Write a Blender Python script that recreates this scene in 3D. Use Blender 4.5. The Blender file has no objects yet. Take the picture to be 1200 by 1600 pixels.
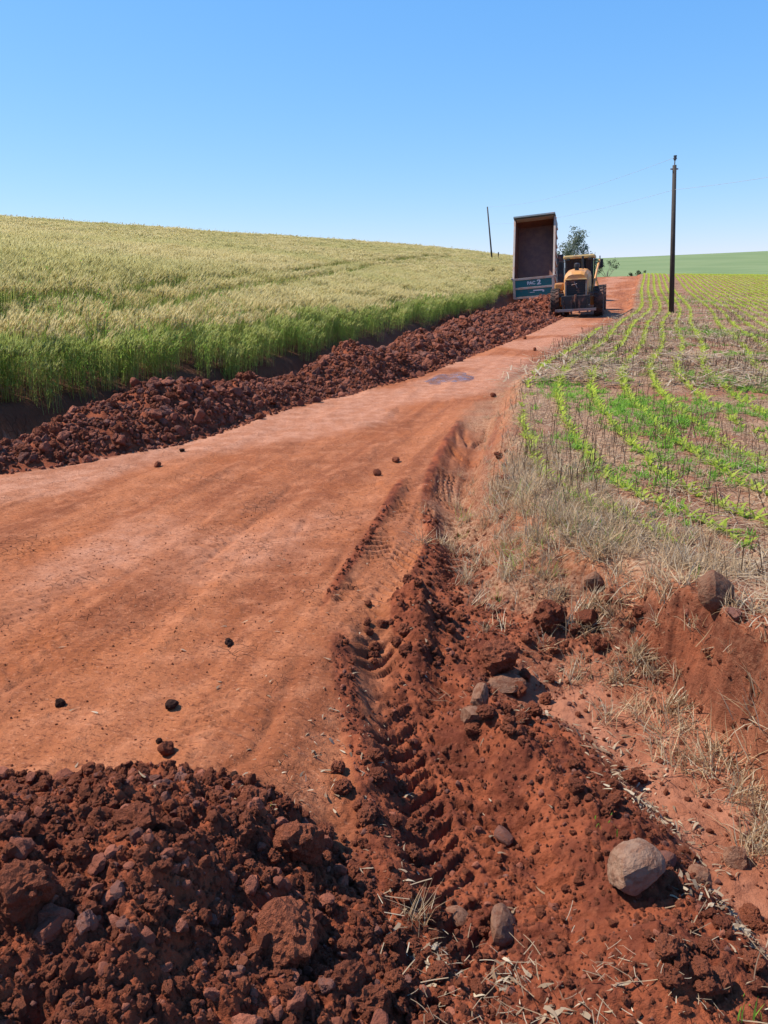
import bpy, bmesh, math, random
import numpy as np
from mathutils import Vector, Matrix, Euler

sc = bpy.context.scene
COL = sc.collection
rad = math.radians

# ------------------------------------------------------------------ camera
EYE, FPX, ROLL, PITCH = 1.75, 1201.0, rad(1.5), math.atan(360 / 1201)
cam_d = bpy.data.cameras.new('camera')
cam_d.sensor_fit = 'VERTICAL'; cam_d.sensor_height = 24.0; cam_d.lens = 24.0 * FPX / 1600
cam_d.clip_start = 0.05; cam_d.clip_end = 4000
cam = bpy.data.objects.new('camera', cam_d); COL.objects.link(cam); sc.camera = cam
fwd = Vector((0, math.cos(PITCH), -math.sin(PITCH))); r0 = Vector((1, 0, 0)); u0 = r0.cross(fwd)
cr, sr = math.cos(ROLL), math.sin(ROLL)
right = cr * r0 - sr * u0; up = sr * r0 + cr * u0
m = Matrix((right, up, -fwd)).transposed().to_4x4(); m.translation = Vector((0, 0, EYE))
cam.matrix_world = m

# ------------------------------------------------------------------ sky and sun
SUN_EL, SUN_LEFT = 53.0, 74.0             # the sun stands to the left, a little ahead of the viewer
world = bpy.data.worlds.new('World'); sc.world = world; world.use_nodes = True
wn, wl = world.node_tree.nodes, world.node_tree.links
wn.clear()
sky = wn.new('ShaderNodeTexSky'); sky.sky_type = 'NISHITA'; sky.sun_disc = False
sky.sun_elevation = rad(SUN_EL); sky.sun_rotation = rad(-SUN_LEFT)
sky.altitude = 900; sky.air_density = 1.0; sky.dust_density = 0.1; sky.ozone_density = 3.0
bg = wn.new('ShaderNodeBackground'); bg.inputs[1].default_value = 0.097
wo = wn.new('ShaderNodeOutputWorld')
sep = wn.new('ShaderNodeSeparateColor'); com = wn.new('ShaderNodeCombineColor'); wl.new(sky.outputs[0], sep.inputs[0])
for ch, (g_, k_) in enumerate(((1.02, .78), (.62, 1.76), (.25, 4.6))):      # the camera's rendering of a clear deep-blue sky
    pw = wn.new('ShaderNodeMath'); pw.operation = 'POWER'; pw.inputs[1].default_value = g_
    ml = wn.new('ShaderNodeMath'); ml.operation = 'MULTIPLY'; ml.inputs[1].default_value = k_
    wl.new(sep.outputs[ch], pw.inputs[0]); wl.new(pw.outputs[0], ml.inputs[0]); wl.new(ml.outputs[0], com.inputs[ch])
wl.new(com.outputs[0], bg.inputs[0]); wl.new(bg.outputs[0], wo.inputs[0])
sun_d = bpy.data.lights.new('sun', 'SUN'); sun_d.energy = 5.0; sun_d.angle = rad(0.53); sun_d.color = (1.0, 0.94, 0.84)
sun = bpy.data.objects.new('sun', sun_d); COL.objects.link(sun)
to_sun = Vector((-math.sin(rad(SUN_LEFT)) * math.cos(rad(SUN_EL)), math.cos(rad(SUN_LEFT)) * math.cos(rad(SUN_EL)), math.sin(rad(SUN_EL))))
sun.rotation_euler = to_sun.to_track_quat('Z', 'Y').to_euler(); sun.location = (-30, 20, 40)
sc.view_settings.view_transform = 'Standard'; sc.view_settings.look = 'None'
sc.view_settings.exposure = 0.58; sc.view_settings.gamma = 1.0
sc.render.engine = 'CYCLES'
sc.cycles.max_bounces = 4; sc.cycles.diffuse_bounces = 2; sc.cycles.transmission_bounces = 3; sc.cycles.transparent_max_bounces = 4
sc.cycles.use_adaptive_sampling = True; sc.cycles.adaptive_threshold = 0.015
sc.cycles.use_denoising = True

# ------------------------------------------------------------------ numeric helpers
rng = np.random.default_rng(7)
random.seed(7)

def sstep(a, b, x):
    t = np.clip((x - a) / (b - a), 0, 1)
    return t * t * (3 - 2 * t)

_tab = np.random.default_rng(3)
_TA = _tab.random((512, 512)) * 2 * np.pi
_TX, _TY = np.cos(_TA).astype(np.float32), np.sin(_TA).astype(np.float32)
_T1, _T2, _T3, _T4 = (_tab.random((512, 512)).astype(np.float32) for _ in range(4))
_TV = _tab.random((64, 64, 64)).astype(np.float32) * 2 - 1

def noise2(x, y, seed=0):
    xf, yf = np.floor(x), np.floor(y); fx, fy = x - xf, y - yf; xi, yi = xf.astype(np.int32), yf.astype(np.int32)
    ux, uy = fx * fx * fx * (fx * (fx * 6 - 15) + 10), fy * fy * fy * (fy * (fy * 6 - 15) + 10)
    x0, x1, y0, y1 = (xi + seed * 37) & 511, (xi + 1 + seed * 37) & 511, (yi + seed * 61) & 511, (yi + 1 + seed * 61) & 511
    n00 = _TX[x0, y0] * fx + _TY[x0, y0] * fy; n10 = _TX[x1, y0] * (fx - 1) + _TY[x1, y0] * fy
    n01 = _TX[x0, y1] * fx + _TY[x0, y1] * (fy - 1); n11 = _TX[x1, y1] * (fx - 1) + _TY[x1, y1] * (fy - 1)
    a = n00 + (n10 - n00) * ux; b = n01 + (n11 - n01) * ux
    return 1.5 * (a + (b - a) * uy)

def fbm(x, y, oct=4, seed=0, gain=0.5):
    s, a = 0.0, 1.0
    for i in range(oct):
        s = s + a * noise2(x * 2 ** i + 17.3 * i, y * 2 ** i - 9.1 * i, seed + i)
        a *= gain
    return s

def lumps(x, y, cell, seed=0, fill=1.0):
    """rounded clod bumps, 0..1: a half dome round every jittered grid point"""
    x, y = x / cell, y / cell
    xf, yf = np.floor(x), np.floor(y); fx, fy = x - xf, y - yf; xi, yi = xf.astype(np.int32), yf.astype(np.int32); best = np.zeros(x.shape, np.float32)
    for dx in (-1, 0, 1):
        for dy in (-1, 0, 1):
            cx, cy = xi + dx, yi + dy
            ix, iy = (cx + seed * 37) & 511, (cy + seed * 61) & 511
            r = .25 + .55 * _T3[ix, iy] ** 2
            q = 1 - ((fx - dx - _T1[ix, iy]) ** 2 + (fy - dy - _T2[ix, iy]) ** 2) / (r * r)
            q = np.where(_T4[ix, iy] < fill, q, 0)
            best = np.maximum(best, np.sqrt(np.maximum(q, 0)) * r)
    return best / 0.8

def vnoise3(p, seed=0):
    pi = np.floor(p).astype(np.int32); f = p - pi; u = f * f * (3 - 2 * f); out = 0
    for a in (0, 1):
        for b in (0, 1):
            for c in (0, 1):
                w = (u[:, 0] if a else 1 - u[:, 0]) * (u[:, 1] if b else 1 - u[:, 1]) * (u[:, 2] if c else 1 - u[:, 2])
                out = out + w * _TV[(pi[:, 0] + a + seed * 7) & 63, (pi[:, 1] + b + seed * 13) & 63, (pi[:, 2] + c) & 63]
    return out

def curve(pts, n=400, smooth=0.0):
    """dense smooth x(y) from a few points (y ascending)"""
    ys = np.array([p[0] for p in pts], np.float32); vs = np.array([p[1] for p in pts], np.float32)
    # Hermite with finite-difference slopes
    d = np.gradient(vs, ys)
    def f(y):
        y = np.clip(y, ys[0], ys[-1]); i = np.clip(np.searchsorted(ys, y) - 1, 0, len(ys) - 2)
        h = ys[i + 1] - ys[i]; t = (y - ys[i]) / h
        return ((2 * t**3 - 3 * t**2 + 1) * vs[i] + (t**3 - 2 * t**2 + t) * h * d[i]
                + (-2 * t**3 + 3 * t**2) * vs[i + 1] + (t**3 - t**2) * h * d[i + 1])
    return f

def polydist(X, Y, pts, reach=None):
    """distance to a polyline, signed side (+ = right of travel), arc length and length; beyond reach just far"""
    best = np.full(X.shape, 1e9, np.float32); sd = np.full(X.shape, 1e9, np.float32); al = np.zeros(X.shape, np.float32)
    L = sum(math.dist(p, q) for p, q in zip(pts[:-1], pts[1:]))
    if reach is not None:
        px, py = [p[0] for p in pts], [p[1] for p in pts]
        k = np.nonzero((X > min(px) - reach) & (X < max(px) + reach) & (Y > min(py) - reach) & (Y < max(py) + reach))
        if len(k[0]):
            best[k], sd[k], al[k], _ = polydist(X[k], Y[k], pts)
        return best, sd, al, L
    s0 = 0.0
    for (ax, ay), (bx, by) in [tuple((float(p_[0]), float(p_[1])) for p_ in q_) for q_ in zip(pts[:-1], pts[1:])]:
        ex, ey = bx - ax, by - ay; l = math.hypot(ex, ey)
        t = np.clip(((X - ax) * ex + (Y - ay) * ey) / (l * l), 0, 1)
        dx, dy = X - ax - t * ex, Y - ay - t * ey
        d = dx * dx + dy * dy; k = d < best
        side = np.sign((X - ax) * ey - (Y - ay) * ex)
        best = np.where(k, d, best); sd = np.where(k, side, sd); al = np.where(k, s0 + t * l, al)
        s0 += l
    best = np.sqrt(best)
    return best, sd * best, al, L

def smoothpoly(pts, n=2):
    p = np.array(pts, float)
    for _ in range(n):
        q = [p[0]]
        for a, b in zip(p[:-1], p[1:]):
            q += [a * .75 + b * .25, a * .25 + b * .75]
        q.append(p[-1]); p = np.array(q)
    return [tuple(v) for v in p]

# survey helpers: sight lines of the photograph turned into places on the ground
F_, R_, U_ = np.array(fwd), np.array(right), np.array(up)
def sight(px, py):
    return F_ + R_ * (px - 600) / FPX + U_ * (800 - py) / FPX
def spot(px, py, z=0.0):
    d = sight(px, py); t = (z - EYE) / d[2]
    return (t * d[0], t * d[1])
def at(px, py, Y):
    d = sight(px, py); t = Y / d[1]
    return np.array([0, 0, EYE]) + t * d
def path(pix, z):
    return smoothpoly([spot(px, py, z) for px, py in pix])

# ------------------------------------------------------------------ the lie of the land
xr = curve([(-40, -8), (-10, -1.6), (0, -.75), (2, -.5), (3.58, -.28), (4.8, -.01), (7.05, .55), (10.7, 1.47), (15.2, 2.59), (20, 4.3), (25.5, 6.4), (36, 10.5), (60, 18.3), (90, 28.4), (130, 41), (300, 95)])
xl = curve([(-40, -30), (0, -12), (5, -6.6), (6.9, -4.6), (7.9, -3.3), (9, -2.35), (10.7, -1.7), (13.8, .06), (19.6, 2.4), (26, 4.7), (33.7, 7.3), (46, 11.2), (60, 15.6), (90, 25.6), (300, 92)])
xw = curve([(-40, -30), (0, -12.6), (5, -7.4), (9.3, -4.4), (13, -2.4), (24, 1.0), (36, 4.6), (48, 7.6), (60, 11), (90, 20.5), (130, 33), (300, 87)])
zr = curve([(-60, 0), (0, 0), (20, 0), (30, -.03), (37, -.04), (48, .15), (60, .5), (70, .85), (80, 1.2), (90, 1.55), (97, 1.62), (106, 1.4), (150, -2), (250, -7), (320, -7)])
CH = 0.955

edge_pts = smoothpoly([(300 * .32, 300), (29.6, 90), (19.4, 60), (11.6, 36)] + [spot(px, py, .15) for px, py in
    [(935, 512), (880, 545), (822, 590), (800, 640), (796, 700), (806, 770), (850, 840), (960, 880), (1030, 925)]]
    + [(1.40, 3.50), (1.47, 3.12), (1.56, 2.75), (1.62, 2.3), (1.85, 1.5), (2.6, 0), (4, -6), (6, -40)], 1)
rut_pts = path([(615, 960), (640, 1050), (672, 1130), (706, 1210), (752, 1300), (800, 1390), (860, 1480), (930, 1620)], -.05)
track_pts = path([(668, 740), (650, 780), (618, 850), (570, 930), (540, 1000)], 0)
track2_pts = path([(752, 660), (722, 720), (707, 780), (738, 850), (730, 905), (700, 950)], -.05)
old_track = path([(560, 740), (470, 900), (405, 1030), (330, 1160)], 0)
old_track2 = path([(420, 760), (300, 860), (120, 980), (-100, 1100)], 0)
berm_pts = path([(650, 900), (655, 960), (650, 1020), (590, 1080), (575, 1150), (585, 1230), (590, 1330)], .04)
ridge_pts = path([(735, 1070), (800, 1130), (880, 1190), (960, 1250), (1030, 1310)], .03)
gully_pts = path([(760, 1050), (850, 1075), (950, 1105), (1040, 1170), (1130, 1250), (1230, 1350), (1400, 1520)], -.26)
shade_peak_c, heap2_c = (-1.95, 1.10), (-.78, 1.80)
mound_c = spot(1060, 1440, .08)

def land(X, Y, fine=True, masks=False):
    X = np.asarray(X, np.float32); Y = np.asarray(Y, np.float32)
    zroad = zr(Y); z = zroad
    t_r = (X - xr(Y)) * CH; t_l = (X - xl(Y)) * CH; t_w = (xw(Y) - X) * CH     # right edge, windrow foot, wheat bank
    D = np.hypot(X, Y)
    near = 1 - sstep(14, 34, D)
    here = 1 - sstep(110, 165, Y)                                             # road and fields end behind the crest
    # ---- field on the right
    _, se, _, _ = polydist(X, Y, edge_pts); se = -se                          # + = inside the field
    wob = noise2(X * 1.3, Y * 1.3, 5) + .5 * noise2(X * 4.1, Y * 4.1, 6)
    se_w = se + .06 * wob * near
    k = np.nonzero(D < 7)
    if len(k[0]): se_w[k] += .035 * noise2(X[k] * 8, Y[k] * 8, 7) + .022 * noise2(X[k] * 19, Y[k] * 19, 8)
    gl = 1 - sstep(2.8, 5.0, D)
    steep = 1 - sstep(3.4, 4.1, Y)
    zf = zroad + .24 + .10 * steep * (X > .9) - .034 * np.clip(t_r, 0, 40) + .035 * fbm(X * .6, Y * .6, 2, 9)
    inner = sstep(-.50 + .46 * steep, .10 - .02 * steep, se_w) * here
    verge = sstep(-.05, .45, t_r) * (1 - sstep(30, 50, Y))
    z_side = z - .11 * verge - .05 * gl * verge
    z = z_side * (1 - inner) + zf * inner
    z = z - .09 * np.exp(-((t_r - .35) / .3) ** 2) * (1 - inner) * sstep(4, 7, Y) * (1 - sstep(20, 40, Y))
    # ---- wheat side: ditch, cut bank and hill
    u = np.maximum(t_w, 0)
    rise = .122 * u + .80 * (1 - np.exp(-u / 4.5))
    crest = np.maximum(0, Y - (112 - 1.5 * u))
    rise = np.maximum(rise - .004 * crest ** 2, -6)
    bank = sstep(-.25, .12, t_w + .1 * noise2(X * 1.5, Y * 1.5, 3) * near)
    z = z + bank * (.40 + .12 * sstep(25, 45, Y) + rise) * here - .12 * np.exp(-((t_w + .5) / .3) ** 2) * here
    # ---- far hill across the valley
    hill = 19 + 5 * sstep(100, 420, X) - 1.5 * sstep(0, -300, X) + 1.0 * np.sin(X * .006 + 1)
    z = z + sstep(170, 560, Y) * hill
    # ---- windrow of stone
    wid = 1.75 + 1.5 * sstep(14, 34, Y) - .3 * (1 - sstep(8, 11, Y))
    c = (-t_l) / wid
    loose = np.zeros(X.shape, np.float32)
    in_wr = (c > -.05) & (c < 1.08) & (Y < 48) & (Y > -2)
    k = np.nonzero(in_wr)
    if len(k[0]):
        x, y = X[k], Y[k]
        pile = .46 + .20 * np.sin(y * 1.35 + 1.1 + .8 * np.sin(y * .4)) + .14 * fbm(x * .8, y * .8, 2, 21)
        prof = np.clip(np.sin(np.pi * np.clip(c[k], 0, 1)), 0, 1) ** .8
        z[k] += np.maximum(pile * prof * (1 - sstep(46.5, 49, y)) * (.8 + .22 * fbm(x * 2.2, y * 2.2, 3, 33)), 0)
        loose[k] = 1.0
    # ---- near ground: ruts, berms, gully, heap
    gully = np.zeros(X.shape, np.float32); heap = np.zeros(X.shape, np.float32)
    k = np.nonzero((D < 16) & (Y > -3))
    if len(k[0]):
        x, y, zz, lo = X[k], Y[k], z[k], loose[k]
        d, s, a, L = polydist(x, y, gully_pts, .8)
        gw = .15 + .10 * np.clip(a / L, 0, 1)
        g = (1 - sstep(gw, gw + .26, d)) * sstep(0, .5, a + .05) * (1 - inner[k]) * (d < 5)
        zz = zz * (1 - g) + np.minimum(zz, -.27 - .06 * a / L + .02 * fbm(x * 4, y * 4, 2, 50)) * g
        gully[k] = g
        d, s, a, L = polydist(x, y, ridge_pts, .6)
        rd = np.exp(-(d / .14) ** 2) * .090 * (1 + .5 * fbm(x * 5, y * 5, 2, 41))
        zz = zz + rd; lo = np.maximum(lo, sstep(.015, .07, rd))
        d, s, a, L = polydist(x, y, berm_pts, .6)
        bm = np.exp(-(d / .13) ** 2) * (.155 - .12 * sstep(.28, .5, a / L)) * sstep(0, .2, a + .02) * (1 + .5 * fbm(x * 5, y * 5, 2, 43))
        zz = zz + bm; lo = np.maximum(lo, sstep(.015, .07, bm))
        mx, my = mound_c
        q = np.exp(-(((x - mx) / .30) ** 2 + ((y - my) / .24) ** 2))
        zz = zz + q * .15 * (1 + .3 * fbm(x * 6, y * 6, 2, 47)); lo = np.maximum(lo, .45 * sstep(.1, .5, q))
        for pts, w, dep, lug, ln in ((rut_pts, .21, .062, .038, .10), (track_pts, .14, .020, .046, .10), (track2_pts, .17, .045, .034, .10)):
            d, s, a, L = polydist(x, y, pts, .6)
            endf = sstep(0, .5, a) * (1 - sstep(L - .8, L, a))
            inn = (1 - sstep(w * .7, w * 1.3, d)) * endf
            lip = np.exp(-((np.minimum(d, 9) - w * 1.5) / (w * .35)) ** 2) * endf
            ph = (a - np.minimum(np.abs(s), 9) * .75) / ln + .35 * noise2(x * 3, y * 3, 61)
            bars = sstep(-.10, .30, np.sin(2 * np.pi * ph)) * (1 - sstep(w * 1.0, w * 1.4, d)) * sstep(.0, .04, d)
            zz = zz - inn * dep * (1 + .25 * noise2(x * 2.2, y * 2.2, 68)) + lip * dep * np.clip(.3 + .6 * noise2(x * 3.1, y * 3.1, 69), 0, 1) - bars * lug * endf * np.clip(.55 + 1.3 * noise2(x * 2.3, y * 2.3, 63) + .5 * noise2(x * 7, y * 7, 65), 0, 1.25)
            lo = np.maximum(lo, .75 * lip) * (1 - .75 * inn)
        for pts in (old_track, old_track2):
            d, s, a, L = polydist(x, y, pts, .6)
            bars = np.sin(2 * np.pi * ((a - np.minimum(np.abs(s), 9) * .6) / .08)) * (1 - sstep(.12, .22, d)) * sstep(-.2, .5, noise2(x * 1.2, y * 1.2, 66))
            zz = zz - .006 * bars - .012 * np.exp(-((np.minimum(d, 9) - .2) / .03) ** 2) * sstep(-.1, .4, noise2(x * 1.7, y * 1.7, 67))
        # wheel paths along the packed road
        for q, (off, w) in enumerate(((-.55, .20), (-1.05, .16), (-1.75, .22), (-2.45, .18), (-3.2, .22))):
            db = t_r[k] - off - .18 * noise2(y * .22, y * .05 + q, 70 + q); band = np.exp(-(db / w) ** 2)
            m_ = sstep(-.15, .45, noise2(x * .7 + q, y * .5, 73)) * band
            zz = zz - .012 * band + .012 * np.exp(-((np.abs(db) - w * 1.25) / .05) ** 2) * sstep(-.1, .5, noise2(x * 1.4, y * .7, 76 + q)) + .0065 * m_ * np.sin(2 * np.pi * (y + np.abs(db) * .8 + .05 * noise2(x * 2, y * 2, 74)) / .125)
        # the near heap, with an added peak out of view that shades its left
        hx, hy = shade_peak_c
        hp = 1.15 * np.exp(-1.15 * (((x - hx) / .92) ** 2 + ((y - hy) / .90) ** 2))
        hx, hy = heap2_c
        hp = hp + .30 * np.exp(-1.1 * (((x - hx) / .60) ** 2 + ((y - hy) / .55) ** 2))
        hp = hp + .17 * np.exp(-(((x + .15) / .42) ** 2 + ((y - 1.2) / .55) ** 2)) - .05
        hp = np.maximum(hp, 0) * (1 + .16 * fbm(x * 2.6, y * 2.6, 2, 71))
        hm = sstep(.0, .05, hp); heap[k] = hm
        zz = zz + hp; lo = np.maximum(lo, hm)
        z[k] = zz; loose[k] = lo
    # ---- grain of the surface
    amp = 1 - sstep(9, 20, D)
    vlo = np.clip(verge * (1 - inner) * (.42 + .3 * sstep(.1, .5, t_r)) + .8 * (1 - gully) * gl * (1 - sstep(.1, .4, se)) * (se > -.6), 0, 1)
    lo = np.clip(np.maximum(loose, vlo), 0, 1) * (1 - .8 * gully)
    if fine:
        k = np.nonzero(amp > 0)
        if len(k[0]):
            x, y, l, am = X[k], Y[k], lo[k], amp[k]
            f1 = fbm(x * 9, y * 9, 3, 83, .55)
            nr = 1 - sstep(4, 7, D[k])
            hpm = heap[k]
            z[k] += am * l * (hpm * .05 * fbm(x * 5.5, y * 5.5, 3, 86, .6) + .020 * lumps(x, y, .07, 81, .7) + .012 * lumps(x, y, .03, 82, .9) + .016 * f1 + nr * (.010 * lumps(x, y, .017, 84, .95) + .007 * fbm(x * 31, y * 31, 2, 85)))
            z[k] += am * (1 - l) * (.0045 * f1 + .0035 * noise2(x * 5 + y * 2, y * 22 - x * 7, 98) * (noise2(x * .9, y * .9, 99) > -.05) + .007 * lumps(x, y, .10, 92, .10) + .006 * lumps(x, y, .045, 93, .16) + .010 * noise2(x * 1.7, y * .9, 97))
            z[k] += am * inner[k] * (.020 * noise2(x * 3.3, y * 3.3, 95) + .012 * lumps(x, y, .09, 96, .5))
    if not masks:
        return z
    road = (1 - lo) * (1 - inner) * (t_w < -.2)
    pale = road * sstep(-.1, .5, fbm(X * .35 - .1 * Y, Y * .28, 3, 101) + .75 * np.exp(-((t_l - 1.1) / 1.1) ** 2) - .20)
    mulch = inner * sstep(-.18, .10, se + .1 * wob)
    mulch = np.clip(mulch + .8 * (1 - inner) * sstep(-.7, -.2, se + .25 * wob) * (1 - steep) * near, 0, 1) * (1 - .9 * gully)
    mulch = mulch * (1 - .75 * np.clip(steep * (1 - sstep(.1, .5, se)), 0, 1))
    green = sstep(108, 118, Y) 
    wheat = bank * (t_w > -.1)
    return z, dict(loose=np.clip(lo, 0, 1), pale=np.clip(pale, 0, 1), mulch=mulch, green=green, wheatsoil=wheat,
                   gully=gully, se=se, t_r=t_r, t_w=t_w, heap=heap, in_wr=in_wr, inner=inner, c=c)

def ground_z(x, y):
    return float(land(np.array([x]), np.array([y]))[0])

def hit(px, py, lift=0.0):
    """where a sight line meets the land"""
    d = sight(px, py); t0, t1 = .8, 400.0
    for n in (500, 60):
        ts = np.geomspace(t0, t1, n)
        P = np.array([0, 0, EYE])[None] + ts[:, None] * d[None]
        below = P[:, 2] < land(P[:, 0], P[:, 1]) + lift
        i = int(np.argmax(below)) if below.any() else n - 1
        t0, t1 = ts[max(i - 1, 0)], ts[i] + 1e-4
    p = P[i]
    return Vector((p[0], p[1], ground_z(p[0], p[1])))

# ------------------------------------------------------------------ material helpers
class Mat:
    def __init__(self, name, rough=.9, spec=.2):
        self.m = bpy.data.materials.new(name); self.m.use_nodes = True
        self.n, self.l = self.m.node_tree.nodes, self.m.node_tree.links
        self.b = self.n['Principled BSDF']; self.b.inputs['Roughness'].default_value = rough
        self.b.inputs['Specular IOR Level'].default_value = spec
    def add(self, kind, **kw):
        nd = self.n.new(kind)
        for k, v in kw.items():
            if k.startswith('i_'):
                nd.inputs[int(k[2:])].default_value = v
            else:
                setattr(nd, k, v)
        return nd
    def link(self, a, b):
        self.l.new(a, b)
    def coord(self, obj=True):
        return self.add('ShaderNodeTexCoord').outputs['Object' if obj else 'Generated']
    def mapped(self, src, scale=(1, 1, 1), rot=(0, 0, 0)):
        if any(rot):
            mr = self.add('ShaderNodeMapping'); mr.inputs['Rotation'].default_value = rot; self.link(src, mr.inputs[0]); src = mr.outputs[0]
        mp = self.add('ShaderNodeMapping'); mp.inputs['Scale'].default_value = scale
        self.link(src, mp.inputs[0]); return mp.outputs[0]
    def noise(self, vec, scale, detail=4, rough=.55):
        nd = self.add('ShaderNodeTexNoise'); nd.inputs['Scale'].default_value = scale
        nd.inputs['Detail'].default_value = detail; nd.inputs['Roughness'].default_value = rough
        if vec is not None: self.link(vec, nd.inputs['Vector'])
        return nd.outputs['Fac']
    def ramp(self, fac, a, b):
        nd = self.add('ShaderNodeMapRange', interpolation_type='SMOOTHSTEP'); nd.inputs['From Min'].default_value = a; nd.inputs['From Max'].default_value = b
        self.link(fac, nd.inputs['Value']); return nd.outputs[0]
    def mix(self, fac, a, b):
        nd = self.add('ShaderNodeMix', data_type='RGBA')
        for s, v in ((0, fac), (6, a), (7, b)):
            if isinstance(v, (int, float)): nd.inputs[s].default_value = v
            elif isinstance(v, tuple): nd.inputs[s].default_value = (*v, 1)
            else: self.link(v, nd.inputs[s])
        return nd.outputs[2]
    def math(self, op, a, b=0.0):
        nd = self.add('ShaderNodeMath', operation=op)
        for i, v in enumerate((a, b)):
            if isinstance(v, (int, float)): nd.inputs[i].default_value = v
            else: self.link(v, nd.inputs[i])
        return nd.outputs[0]
    def attr(self, name):
        return self.add('ShaderNodeAttribute', attribute_name=name).outputs['Fac']
    def color(self, c):
        if isinstance(c, tuple): self.b.inputs['Base Color'].default_value = (*c, 1)
        else: self.link(c, self.b.inputs['Base Color'])
        return self
    def bump(self, h, strength=.5, dist=.02):
        nd = self.add('ShaderNodeBump'); nd.inputs['Strength'].default_value = strength; nd.inputs['Distance'].default_value = dist
        self.link(h, nd.inputs['Height']); self.link(nd.outputs[0], self.b.inputs['Normal']); return self
    def rand(self):
        return self.add('ShaderNodeObjectInfo').outputs['Random']

def soil_material():
    M = Mat('soil', .93, .12); co = M.coord()
    along = M.mapped(co, (1.6, .28, 1), (0, 0, rad(17)))
    n1 = M.noise(along, 1.3, 3); n2 = M.noise(co, 5.0, 3, .6); n3 = M.noise(co, 38, 2, .6); n4 = M.noise(co, .7, 2)
    packed = M.mix(M.ramp(n1, .36, .64), (.225, .068, .027), (.36, .122, .050))
    packed = M.mix(M.math('MULTIPLY', M.ramp(n2, .42, .72), .65), packed, (.44, .170, .082))
    packed = M.mix(M.math('MULTIPLY', M.ramp(n4, .5, .68), .55), packed, (.34, .100, .032))
    packed = M.mix(M.math('MULTIPLY', M.ramp(n3, .54, .70), .5), packed, (.22, .066, .032))
    streak = M.noise(M.mapped(co, (5.5, .10, 1), (0, 0, rad(17))), 1, 3, .6)
    packed = M.mix(M.math('MULTIPLY', M.ramp(streak, .50, .62), .42), packed, (.19, .055, .022))
    packed = M.mix(M.math('MULTIPLY', M.attr('pale'), .7), packed, M.mix(M.ramp(n2, .35, .65), (.39, .165, .092), (.48, .235, .148)))
    # drying cracks in the packed crust
    warp = M.add('ShaderNodeVectorMath', operation='ADD'); wnz = M.add('ShaderNodeTexNoise'); wnz.inputs['Scale'].default_value = 9
    wnz.inputs['Detail'].default_value = 1
    M.link(co, wnz.inputs['Vector']); sclv = M.add('ShaderNodeVectorMath', operation='SCALE'); sclv.inputs['Scale'].default_value = .09
    M.link(wnz.outputs['Color'], sclv.inputs[0]); M.link(co, warp.inputs[0]); M.link(sclv.outputs[0], warp.inputs[1])
    vor = M.add('ShaderNodeTexVoronoi', feature='DISTANCE_TO_EDGE', voronoi_dimensions='2D'); vor.inputs['Scale'].default_value = 13
    M.link(warp.outputs[0], vor.inputs['Vector'])
    crack = M.math('SUBTRACT', 1.0, M.ramp(vor.outputs['Distance'], .0, .045))
    patchy = M.ramp(M.noise(co, 1.6, 2), .54, .68)
    crack = M.math('MULTIPLY', crack, M.math('MULTIPLY', patchy, M.math('SUBTRACT', 1.0, M.ramp(M.attr('loose'), 0, .3))))
    cross = M.noise(M.mapped(co, (6, 34, 1), (0, 0, rad(22))), 1, 2)
    packed = M.mix(M.math('MULTIPLY', M.ramp(cross, .58, .70), .5), packed, (.17, .050, .022))
    speck = M.noise(M.mapped(co, (28, 62, 1), (0, 0, rad(20))), 1, 3, .65)
    packed = M.mix(M.math('MULTIPLY', M.ramp(speck, .57, .65), .8), packed, (.105, .030, .015))
    packed = M.mix(M.math('MULTIPLY', M.ramp(speck, .40, .33), .5), packed, (.50, .22, .12))
    packed = M.mix(M.math('MULTIPLY', crack, .26), packed, (.14, .04, .02))
    loose = M.mix(M.ramp(n2, .35, .66), (.115, .029, .015), (.25, .066, .028))
    loose = M.mix(M.math('MULTIPLY', M.ramp(n3, .5, .75), .4), loose, (.27, .085, .040))
    col = M.mix(M.ramp(M.attr('loose'), .15, .7), packed, loose)
    gul = M.mix(M.ramp(n2, .35, .65), (.26, .090, .046), (.345, .138, .077))
    col = M.mix(M.attr('gully'), col, gul)
    straw = M.mix(M.ramp(n3, .38, .62), (.17, .080, .044), (.38, .235, .140))
    straw = M.mix(M.math('MULTIPLY', M.ramp(n4, .48, .62), .55), straw, (.21, .065, .035))
    col = M.mix(M.attr('mulch'), col, straw)
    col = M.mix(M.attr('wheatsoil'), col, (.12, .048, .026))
    fg = M.mix(M.ramp(M.noise(M.mapped(co, (.03, .006, 1)), 1, 2), .35, .65), (.150, .200, .085), (.180, .225, .100))
    col = M.mix(M.attr('green'), col, fg)
    M.color(col)
    h = M.math('ADD', M.noise(co, 32, 5, .75), M.math('MULTIPLY', cross, .8))
    h = M.math('SUBTRACT', h, M.math('MULTIPLY', crack, .8))
    h = M.math('MULTIPLY', h, M.math('SUBTRACT', 1.0, M.attr('green')))
    M.bump(h, 1.0, .016)
    return M.m
SOIL = soil_material()

# ------------------------------------------------------------------ mesh helpers
def from_arrays(name, V, Fc, mat=None, smooth=True):
    me = bpy.data.meshes.new(name)
    V = np.asarray(V, np.float32); Fc = np.asarray(Fc, np.int32)
    me.vertices.add(len(V)); me.vertices.foreach_set('co', V.ravel())
    k = Fc.shape[1]
    me.loops.add(Fc.size); me.loops.foreach_set('vertex_index', Fc.ravel())
    me.polygons.add(len(Fc)); me.polygons.foreach_set('loop_start', np.arange(0, Fc.size, k, dtype=np.int32))
    if smooth: me.polygons.foreach_set('use_smooth', np.ones(len(Fc), bool))
    me.update(calc_edges=True)
    if mat: me.materials.append(mat)
    return me

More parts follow.
